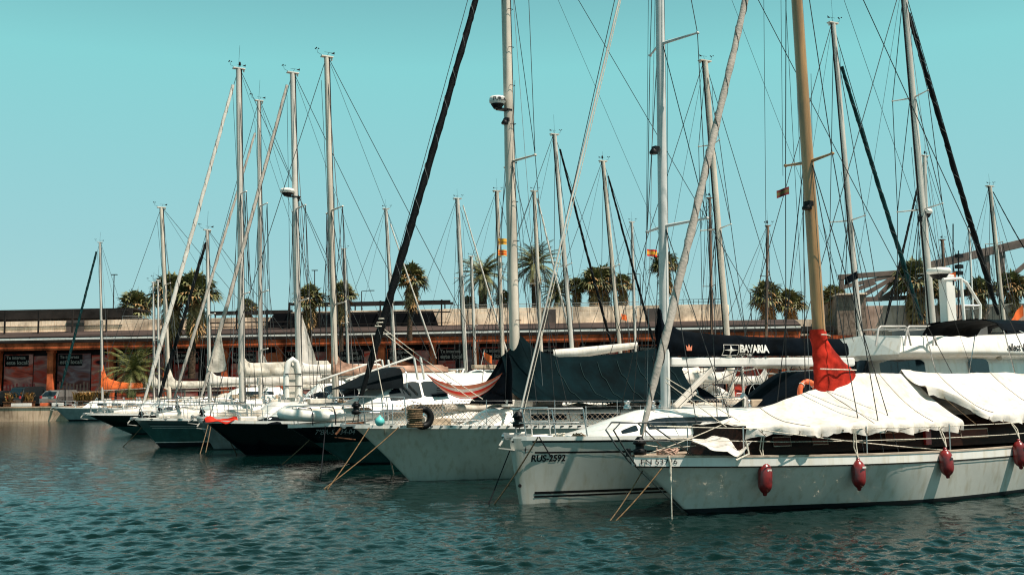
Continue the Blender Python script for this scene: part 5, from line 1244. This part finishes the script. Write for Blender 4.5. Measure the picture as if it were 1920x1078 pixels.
b6 = sloop('x', 'light grey hulled yacht squeezed between the teal and black-navy yachts', (367, 783), 41.0, 11.5, 3.6, [(.97, mat('mid_grey_hull', (.16, .19, .19), .4, var=.15, streak=.2)), (1.5, boot)], (561, 720), (548, 138), .125, mm=alu, wlpx=(402, 843), spr=((.58, .9), (.3, .95)), furl=furlg, furlpx=((377, 745), (538, 160)), fr=.075, covm=canw, covz=(600, 700), covl=3.6, seed=22, rope=[((375, 851), 'left rope of the light grey yacht bow'), ((384, 856), 'right rope of the light grey yacht bow')], covh=(.4, .3, .2))
b6.radar((b6.pl(538, 363).x, -.05, b6.pl(538, 363).z))
b7 = sloop('x', 'dark teal hulled yacht with white toe rail and pinstripes', (253, 786), 43.2, 12, 3.7, [(.30, mat('grey_teal_paint', (.05, .09, .09), .35, var=.1)), (.80, teal), (.83, white), (1.5, boot)], (454, 745), (447, 130), .135, mm=alu, wlpx=(300, 838), spr=((.62, .5), (.32, .75)), furl=furlw, furlpx=((270, 752), (437, 160)), fr=.09, covm=canc, covz=(480, 706), covl=4.1, seed=23, rope=[((230, 838), 'left pale rope of the dark teal yacht bow'), ((320, 838), 'right pale rope of the dark teal yacht bow')], covh=(.55, .6, .55), ang=30)
for q, w_ in ((-.18, .03), (-.26, .012), (-.34, .012)): b7.strip(.3 - q, 11.5, q, q - w_, boot if w_ > .02 else white)
mb = MB(); x = .6
while x < 10: mb.box((x, -(b7.edge(x) + .017), b7.zd(x) + .02), (.22, .012, .03)); x += .5
b7.P(mb, 'rail_slots', black)
b7.text('Vagabond', .20, b7.pl(266, 790, -.3).x, b7.pl(266, 789, -.3).z, mat('faded_lettering', (.012, .02, .02), .6), sx=.9)
be = sloop('x', 'white yacht hidden to the deck between teal and grey yachts, with a slim grey mast', (322, 772), 47.5, 10.5, 3.4, [(.97, white), (1.5, boot)], (489, 745), (485, 190), .10, mm=alu, spr=((.64, .8), (.35, .8), (.16, .7)), furl=furlg, furlpx=((327, 745), (478, 250)), fr=.07, covm=canw, covz=(520, 722), covl=3.4, seed=24, bim=canw, covh=(.5, .35, .3))
bc = sloop('x', 'white yacht with dark furled headsail behind the teal yacht', (290, 776), 52, 10, 3.3, [(.97, white), (1.5, boot)], (393, 740), (388, 432), .095, mm=alu, furl=furlk, furlpx=((298, 745), (386, 455)), fr=.09, covm=canw, covz=(415, 722), covl=3.2, seed=25, hood=cann)
b8 = sloop('x', 'long low dark green racer with sharp white deck and bow rail', (162, 777), 57, 14, 3.6, [(.6, dgreen), (.93, teal), (1.5, boot)], (317, 735), (302, 390), .12, mm=alub, wlpx=(248, 813), spr=((.6, .9),), seed=26, covm=canc, covz=(330, 727), covl=4.8, hood=None, covh=(.4, .3, .9), hx=(3.2, 9.5))
bs_ = sloop('x', 'small white boat moored bow to the stone quay, with teal furled headsail', (101, 764), 93, 8.5, 2.8, [(.95, mat('pale_teal_hull', (.25, .33, .33), .4)), (1.5, boot)], (192, 735), (187, 455), .11, mm=alu, wlpx=(128, 782), spr=((.5, .8),), furl=furlt, furlpx=((114, 728), (181, 472)), fr=.12, covm=cano, covz=(200, 731), covl=3.4, seed=27, hood=None, covh=(1.5, .45, 1.3), ang=20, wr=.014, rope=None)
# more white yachts between, only decks, hoods and covers show
sl2 = sloop('x', 'white yacht moored beyond the green racer, showing only hood and rails', (205, 768), 66, 11, 3.5, [(.97, white), (1.5, boot)], (298, 735), (296, 526), .07, mm=alu, seed=28, covm=None, hood=canw, bim=canc)
sl3 = sloop('x', 'small white yacht with short bare mast beyond the green racer', (190, 766), 73, 9, 3.2, [(.97, white), (1.5, boot)], (289, 735), (287, 530), .07, mm=alu, seed=29, covm=canc, covl=2.6, hood=canc)
# white jibs hanging half hoisted
def hanging_sail(M, pts, m, lab, name='hoisted_sail'):
    mb = MB(); n = 16; a, b_, c = [Vector(p) for p in pts]; rows = []
    for i in range(n + 1):
        t = i / n; p, q = a.lerp(b_, t), a.lerp(c, t); rows.append([p.lerp(q, k / 8) + Vector((0, .12 * math.sin(k / 8 * math.pi) * t + .04 * nz(k * .8, t * 6), -.1 * t * math.sin(k / 8 * math.pi))) for k in range(9)])
    mb.sheet(rows, .01); o = mb.build(name, m); o.matrix_world = M; tag(o, lab, 'sail')
hanging_sail(b6.M, [b6.pl(566, 590, .1), b6.pl(566, 695, .1), b6.pl(598, 692, .1)], canw, 'white triangle of sail hanging beside the mast of the light grey yacht')
hanging_sail(b6.M, [b6.pl(412, 612, -.1), b6.pl(390, 694, -.1), b6.pl(425, 693, -.1)], canc, 'cream triangle of sail hanging on the furled headsail of the light grey yacht')
hanging_sail(be.M, [be.pl(494, 665, -.1), be.pl(494, 690, -.1), be.pl(506, 688, -.1)], canw, 'small white triangle of sail beside the slim grey mast')
hanging_sail(b8.M, [b8.pl(318, 690, .1), b8.pl(308, 728, -.3), b8.pl(330, 726, .1)], canc, 'small cream sail bunched at the mast foot of the green racer')
# tall fender-like covered raft standing between boats
e = empty('stowed_dinghy', b5.M @ b5.pl(548, 745, .6), b5.ang, 'white and grey inflatable boat stowed upright left of the grey yacht mast', 'dinghy')
mb = MB(); H_ = (745 - 672) / 52; mb.tube([(-.22, 0, 0), (-.24, 0, H_ * .6), (-.14, 0, H_ * .93), (0, 0, H_), (.14, 0, H_ * .93), (.24, 0, H_ * .6), (.22, 0, 0)], .11, 12); mb.build('side_tubes', white, e)
mb = MB(); mb.box((0, .03, H_ * .42), (.3, .05, H_ * .84)); mb.build('floor', canc, e)
mb = MB(); mb.box((0, -.12, H_ * .62), (.66, .03, .03)); mb.box((0, -.12, H_ * .3), (.66, .03, .03)); mb.build('strap', black, e)
# ================================================================ far row, bows away from the camera
def back_boat(lab, mpx, top, Y, L=11, B=3.6, mm=None, r=.11, spr=((.5, .85),), furl=None, furlpx=None, fr=.08, covm=cann, hood=cann, bim=None, seed=1, hz=1.25, covdz=0, wr=.015, covl=4.2, hullm=None, ang=None, gearn=8, radar=None):
    """mpx: pixel of the mast near its foot (photo), Y its distance"""
    p = at(mpx[0], mpx[1], Y); A = R(ang if ang is not None else 209); J = L * .40
    dirv = Vector((math.cos(A), math.sin(A), 0)); org = (p.x - dirv.x * J, p.y - dirv.y * J)
    b = Boat('sailing_yacht', lab, 'sailboat', org, A, near=1, group='boats of the far row')
    b.hull(L, B, hz, hz * .92, hz * .92, .7, [(.97, hullm or white), (1.5, boot)], flare=(.45, .1), tr=.3); b.deck(rail=white)
    b.house(2.4, L * .74, B * .31, .45, white, slope=.2, ramp=1.0, windows=[(3.8, 4.8, .35, .72), (5.2, 6.6, .35, .72)])
    b.pulpit(1.7); b.stanchions(1.9, L - 2, 1.9); b.pushpit(L - 1.5, h=.7); b.cockpit(L * .76, L - .5, B * .36)
    if gearn: gear(b, seed, 3.4, L * .72, b.house_top, gearn, B * .2); gear(b, seed + 9, L * .76, L - .5, lambda x: b.zd(x) + .3, 5, B * .3)
    if hood: b.sprayhood(L * .72, B * .32, b.zd(5) + .4, hood, h=.75, l=1.3)
    if bim: b.bimini(L - 3.2, L - .6, B * .4, b.zd(L - 2) + 2.0, bim)
    b.wheel(L - 1.8, b.zd(L - 2) + .75)
    bs = b.pl(*mpx); tp = b.pl(*top); zb_ = b.zd(bs.x) + .5; k0 = (zb_ - bs.z) / (tp.z - bs.z); base = bs.lerp(tp, k0); fe = None
    if furlpx: f0 = b.pl(*furlpx[0]); f1 = b.pl(*furlpx[1]); fe = ((f0.x, f0.z), (f1.x, f1.z))
    b.mast((base.x, base.z), (tp.x, tp.z), r, mm or alu, spr=spr, fore=(.12, hz + .1), back=(L - .1, b.zd(L)), furl=furl, furl_ends=fe, fr=fr, seed=seed, wr=wr)
    if covm:
        zc = base.z + .75 + covdz; b.boom(base.x + .1, base.x + covl + .3, zc - .02, zc + .1, .06); b.cover(base.x - .14, base.x + covl, zc, .5, .34, .17, covm, mastz=.5, seed=seed, zb2=zc + .1)
    if radar: b.radar((b.pl(*radar).x, 0, b.pl(*radar).z), r=.22, h=.2)
    b.hz = hz; return b
back_boat('far sloop with tall white mast and long black furled headsail at right', (1747, 600), (1693, -30), 38, 13, 4, r=.14, spr=((.45, 1.0), (.72, .8)), furl=furlk, furlpx=((1872, 590), (1703, 25)), fr=.10, covm=cann, covdz=.45, seed=31, radar=(1737, 402), bim=canc)
back_boat('far sloop with grey mast, wind gear and teal furled headsail', (1611, 620), (1562, 45), 41, 12, 3.8, r=.12, spr=((.47, .9),), furl=furlt, furlpx=((1728, 600), (1578, 125)), fr=.09, covm=cann, covdz=.9, seed=32, hood=cann)
back_boat('far sloop with tall beige mast crossing the tan furled sail', (1362, 625), (1322, 116), 45, 12, 3.8, mm=alub, r=.15, spr=((.5, 1.0), (.75, .7)), seed=33, covm=canw, hood=cann, bim=canw)
back_boat('far ketch with a thin brown wooden mast beside the beige mast', (1335, 640), (1331, 372), 66, 11, 3.6, mm=woodd, r=.10, spr=((.55, .6), (.9, .3)), seed=34, covm=canc)
back_boat('far boat with a very thin wooden mast before the shaggy palms', (1436, 640), (1440, 424), 62, 10, 3.4, mm=woodd, r=.09, spr=((.7, .4),), seed=35, covm=canw, hood=canw)
back_boat('far sloop with a pale mast left of the silver mast, tallest of its cluster', (1162, 655), (1131, 303), 60, 12, 3.8, mm=alub, r=.13, spr=((.55, .9),), seed=36, furl=furlk, furlpx=((1235, 675), (1140, 330)), fr=.07, covm=canw, bim=canc)
back_boat('far sloop with dark furled headsail crossing behind the thin grey foil', (1072, 655), (1040, 253), 56, 12, 3.8, r=.13, spr=((.5, .9),), seed=37, furl=furlk, furlpx=((1150, 660), (1050, 280)), fr=.07, covm=canw)
back_boat('far boat with short white mast among palms, right of the pale mast', (1191, 650), (1185, 417), 78, 11, 3.6, r=.11, seed=38, covm=canc)
back_boat('far sloop with grey mast in front of the tallest round palm', (1014, 645), (1002, 359), 72, 11, 3.6, mm=alub, r=.14, seed=39, furl=furlw, furlpx=((1072, 640), (1008, 372)), fr=.07, covm=canw, spr=((.55, .9),))
bl = back_boat('far sloop flying two small striped flags from its mast', (943, 680), (932, 359), 72, 11, 3.6, mm=alub, r=.15, seed=40, spr=((.5, .8),), covm=canw, hood=cant)
back_boat('far sloop with grey mast left of the round feather palm', (873, 690), (858, 373), 74, 11, 3.6, r=.16, seed=41, spr=((.6, .8),), furl=furlw, furlpx=((960, 690), (868, 385)), fr=.06, covm=canw, bim=canw)
back_boat('far boat with a short stout mast right beside the taller grey mast', (891, 690), (884, 481), 82, 9, 3.2, r=.12, seed=42, covm=canc)
back_boat('far sloop with thin pale mast above the black screen on the terrace', (741, 690), (724, 392), 78, 11, 3.6, r=.13, seed=43, furl=furlw, furlpx=((818, 672), (732, 420)), fr=.06, covm=canw, bim=canw)
back_boat('far boat with thin mast beside the thick tan mast palm', (653, 690), (645, 467), 88, 10, 3.4, r=.12, seed=44, covm=canc)
back_boat('far sloop with white mast partly hidden behind the radar arch', (1741, 610), (1733, 293), 64, 11, 3.6, r=.15, seed=45, covm=canw, furl=furlk, furlpx=((1658, 612), (1722, 345)), fr=.08, ang=29)
back_boat('far ketch with pale mast at the right edge before the truss', (1881, 600), (1856, 350), 64, 12, 3.8, mm=alub, r=.15, seed=46, covm=canw, spr=((.72, .6), (.42, .8)), furl=furlk, furlpx=((1935, 490), (1862, 360)), fr=.035)
back_boat('far boat with short stubby mast and radar below the truss', (1773, 560), (1767, 450), 86, 10, 3.4, mm=woodd, r=.15, seed=47, covm=canw)
back_boat('far boat with slender white pole mast below the truss', (1823, 560), (1817, 430), 92, 10, 3.4, mm=white, r=.10, seed=48, covm=canw)
back_boat('far white yacht with big awning seen under the lettered boom cover', (1392, 700), (1389, 640), 43, 11, 3.8, r=.06, seed=49, covm=None, bim=canw, hood=canw)
back_boat('far white yacht with dark hood seen left of the lifebuoy', (1478, 700), (1476, 650), 36, 11, 3.8, r=.05, seed=50, covm=None, bim=cant, hood=cann)
# ================================================================ motor yacht at right
org, z = from_tip(1625, 700, 30.5)
my = Boat('motor_yacht', 'white motor yacht with flybridge rails and radar arch behind the tarpaulins', 'motorboat', org, R(29), group='motor yachts')
my.hull(15, 4.4, 1.7, 1.7, 1.6, .2, [(.96, white), (1.5, boot)], flare=(.2, .05), tm=.25, ws=.95, pw=.3, tr=.2); my.deck(white)
my.house(.8, 13, 1.95, 1.25, white, slope=.15, ramp=0, z0=1.72, crown=.03, narrow=0, windows=[(my.pl(a, 670, -2).x, my.pl(c, 670, -2).x, .2, .97) for a, c in ((1700, 1724), (1732, 1768), (1825, 1862))], frame=None)
fz = my.pl(1700, 655, -2).z
mb = MB(); xs_ = [.0 + i * .9 for i in range(17)]; rr = []
for i, x in enumerate(xs_):
    w_ = 2.2 * (1 - .35 * (1 - smooth(0, 2.5, x))); tz = .42 + .25 * smooth(2, 8, x)
    rr.append([(x, -w_ * .8, fz - .25), (x - .25 * (1 - smooth(0, 2, x)), -w_, fz - .1), (x - .1, -w_ * .99, fz), (x, -w_ * .93, fz + tz * .9), (x, -w_ * .88, fz + tz), (x, 0, fz + tz + .08), (x, w_ * .88, fz + tz), (x, w_ * .93, fz + tz * .9), (x - .1, w_ * .99, fz), (x - .25 * (1 - smooth(0, 2, x)), w_, fz - .1), (x, w_ * .8, fz - .25)])
mb.grid(rr, flip=True); mb.add(rr[0], [tuple(reversed(range(11)))], 0, False); mb.add(rr[-1], [tuple(range(11))], 0, False); mb.grid([[r_[0], r_[-1]] for r_ in rr], 0)
fb = my.P(mb, 'flybridge', white)
q = my.pl(1882, 657, -2.06); lettering('ellect 1950', .28, lambda u, w_: (q.x + u, -2.2, q.z + w_), black, fb, bold=.01, sx=.95)
mb = MB()
def hoop(pa, pb, yb, yt, y):
    A, B_, C_, D_ = my.pl(pa - 6, yb, y), my.pl(pa, yt, y), my.pl(pb, yt, y), my.pl(pb + 8, yb, y); return [A, A.lerp(B_, .9), B_ + (C_ - B_) * .06, C_ + (B_ - C_) * .06, D_.lerp(C_, .9), D_]
for a, c in ((1648, 1700), (1702, 1748), (1755, 1800)):
    for y in (-1.8, -.9): mb.tube(hoop(a, c, 648, 612, y), .030, 7)
for k in range(4): p = my.pl(1660 + k * 30, 616, -1.8); mb.tube([p, p + Vector((0, 1.0, 0))], .018, 6)
my.P(mb, 'flybridge_rail', mat('pale_rail_tube', (.5, .47, .44), .35), parent=fb)
# radar arch
ar = MB(); A = my.pl(1774, 515, 0); F_ = my.pl(1776, 620, 0)
ar.box(((A.x), 0, (A.z + F_.z) / 2), (.42, .3, A.z - F_.z)); ao = my.P(ar, 'radar_mast', white, .04)
ar = MB()
for y in (-.75, .35):
    ar.tube([my.pl(1768, 524, y), my.pl(1800, 522, y), my.pl(1812, 530, y), my.pl(1838, 572, y), my.pl(1838, 612, y)], .045, 8); ar.tube([my.pl(1802, 524, y), my.pl(1808, 600, y)], .045, 8); ar.tube([my.pl(1806, 573, y), my.pl(1838, 573, y)], .035, 8)
my.P(ar, 'radar_arch', white)
my.radar(my.pl(1773, 516, -.1) + Vector((-.3, 0, 0)), r=.36, h=.22)
mb = MB()
for k, (px, y0, y1) in enumerate(((1797, 598, 470), (1757, 520, 488), (1787, 515, 420))): p0 = my.pl(px, y0, .2); p1 = my.pl(px, y1, .2); mb.tube([p0, p1], .02, 5)
for yy in (480, 500, 512): p = my.pl(1798, yy, .2); mb.box(p, (.22, .16, .12))
my.P(mb, 'antennas', black)
mb = MB(); rr = [[(my.pl(px, 605, -1.6).x, y, my.pl(px, 602, -1.6).z - .0) for y in (-1.6, 1.2)] for px in (1640, 1660)]
bb = my.bimini(my.pl(1798, 610).x, my.pl(1935, 610).x, 1.7, my.pl(1850, 603).z, cann, zd0=fz + .4, drop=.35)
my.P((lambda m_: (m_.box((my.pl(1760, 625, 0).x, 0, fz + .62), (1.4, 2.4, .35)), m_)[1])(MB()), 'windscreen', mat('grey_screen', (.10, .10, .10), .3), .02)
my.P((lambda m_: (m_.tube([my.pl(1800, 605, -.3), my.pl(1812, 625, -.4), my.pl(1875, 672, -2.0)], .07, 8), m_)[1])(MB()), 'stair_rail', canc)
flag(my.M @ my.pl(1802, 640, -1.6), .9, .9, [(canr, 1)], 'red ensign hanging on a slanted staff beside the motor yacht', .9, .8, (-.1, 0, .1))
flag(my.M @ my.pl(1792, 510, 0), .5, .28, [(cano, 1)], 'small orange flag in front of the radar scanner', 3.3, .3)
flag(at(1918, 572, 34), .95, .35, [(cano, 1)], 'long orange flag trailing at the right edge', 3.6, .75)
# small motor cruisers mid-left
def cruiser(lab, px, py, Y, L=8, seed=1, ang=29, hm=white, top=1.3, hood=None):
    org, z = from_tip(px, py, Y); b = Boat('motor_cruiser', lab, 'motorboat', org, R(ang), group='small motor cruisers'); b.hull(L, 3.1, 1.3, 1.15, 1.1, .9, [(.95, hm), (1.5, boot)], flare=(.5, .15), tm=.45, ws=.9, pw=.65); b.deck(white, rail=white)
    b.house(1.6, L * .62, 1.15, .5, white, slope=.3, ramp=1.4, crown=.1); b.house(L * .26, L * .72, 1.15, top, white, slope=.5, ramp=2.0, z0=1.4, crown=.08, name='wheelhouse', windows=[(L * .44, L * .66, .5, .85), (L * .36, L * .42, .5, .8)])
    b.pulpit(2.0); b.pushpit(L - 1.4); gear(b, seed, L * .4, L * .66, lambda x: 1.5 + top, 4, .6)
    if hood: b.bimini(L * .6, L - .4, 1.2, 3.1, hood)
    mb = MB(); x = L * .6
    mb.tube([(x, -1.0, 2.4), (x + .5, -.95, 3.3), (x + .5, .95, 3.3), (x, 1.0, 2.4)], .05, 8); b.P(mb, 'radar_arch', white)
    return b
cruiser('white motor cruiser with sloping wheelhouse left of the cream boom cover', 300, 760, 56, 9, 61, top=1.05)
cruiser('white motor cruiser behind the black furled headsail, left of the hammock', 655, 745, 52, 9, 62, top=1.6, hood=canc)
cruiser('white motor cruiser with curved radar arch behind the hammock', 720, 745, 47, 10, 63, top=1.7)
cruiser('cream-roofed launch with long awning behind the teal tent', 985, 735, 45, 10, 64, top=1.8, hood=canc)
cruiser('white launch tucked behind the mast of the red-flagged row', 560, 750, 60, 9, 65, top=1.4)
cruiser('white day boat behind the stowed upright inflatable', 470, 752, 58, 9, 66, top=1.4, hood=canw)
# long cream awning
mb = MB(); p0 = at(1038, 664, 44); p1 = at(1198, 646, 44); mb.tube([(0, 0, 0), ((p1.x - p0.x) * .3, 0, .05), (p1.x - p0.x, .6, p1.z - p0.z)], [.2, .22, .13], 12); o = mb.build('rolled_awning', canw); o.location = p0; tag(o, 'long cream rolled awning above the teal boom tent', 'awning')
# flags on masts
for py, l_ in ((447, 'upper of the two striped flags on a far mast'), (468, 'lower of the two striped flags on a far mast')):
    p = at(934, py, 71.5); flag(p, .60, .42, [(flagy, 1), (flagr, 1), (flagy, 1), (flagr, 1), (flagy, 1)] if py > 450 else [(flagy, 2), (mat('flag_brown', (.35, .16, .04), .8), 1), (flagy, 1)], l_, .1, .05)
flag(at(1213, 467, 60), .6, .4, [(flagr, 1), (flagy, 2), (flagr, 1)], 'small red and yellow flag left of the silver mast', .1, .1)
flag(at(1456, 358, 20), .26, .15, [(mat('flag_dull_red', (.14, .03, .03), .8), 1), (mat('flag_ochre', (.12, .10, .04), .8), 1.4), (mat('flag_dull_red', (.14, .03, .03), .8), 1)], 'faded dark flag hanging between shrouds left of the ochre mast', .1, -.35)
flag(at(908, 660, 60), .5, .45, [(cano, 1)], 'orange pennant fluttering left of the teal tent', 5.8, .5, (-.3, 0, -1.2))
flag(at(1608, 508, 40), .5, .3, [(cann, 1)], 'small navy pennant under the spreader of the grey mast', 3.2, .5)
flag(at(1165, 588, 55), .3, .3, [(cano, 1)], 'small orange flag beside the pale far mast', .3, .3)

# folded sails and loose gear lying on the near decks: things of their own
def folded_sail(bt, x0, x1, y, h, m, lab, seed):
    mb = MB(); n = 22; K = 14; rows = []
    for i in range(n + 1):
        t = i / n; x = x0 + (x1 - x0) * t; s_ = math.sin(math.pi * min(1, max(0, t * .94 + .03))) ** .45; row = []
        for k in range(K):
            a_ = 2 * math.pi * k / K; rr_ = h * s_ * (1 + .28 * nz(x * 2.3, a_ * 1.3, seed) + .14 * math.sin(a_ * 5 + x * 4))
            row.append((x, math.cos(a_) * rr_ * 1.5, max(-.02, math.sin(a_) * rr_ + h * .55)))
        rows.append(row)
    mb.grid(rows, cv=True, flip=True); mb.add(rows[0], [tuple(range(K))], 0, False); mb.add(rows[-1], [tuple(reversed(range(K)))], 0, False)
    q = mb.build('folded_sail', m); q.matrix_world = bt.M @ Matrix.Translation((0, y, bt.zd((x0 + x1) / 2) + .04)); tag(q, lab, 'sail', 'folded sails lying on deck')
folded_sail(b7, .9, 3.6, -.2, .24, canw, 'bulky white folded sail on the dark teal yacht foredeck', 1)
folded_sail(b6, .8, 3.0, -.1, .20, canc, 'cream folded sail on the light grey yacht foredeck', 2)
folded_sail(b8, 1.4, 5.0, .0, .20, canw, 'long white folded sail along the green racer foredeck', 3)
folded_sail(be, .9, 3.4, -.1, .26, canw, 'white folded sail on the yacht between teal and grey yachts', 4)
folded_sail(bc, .9, 3.4, .1, .24, canc, 'cream folded sail on the yacht with the dark furled headsail', 5)
folded_sail(b5, 6.2, 9.0, -1.0, .16, canb, 'brown folded sail on the side deck of the black-navy yacht', 6)
folded_sail(b3, 5.2, 8.2, 1.2, .20, canc, 'cream folded sail behind the netting of the grey yacht', 7)
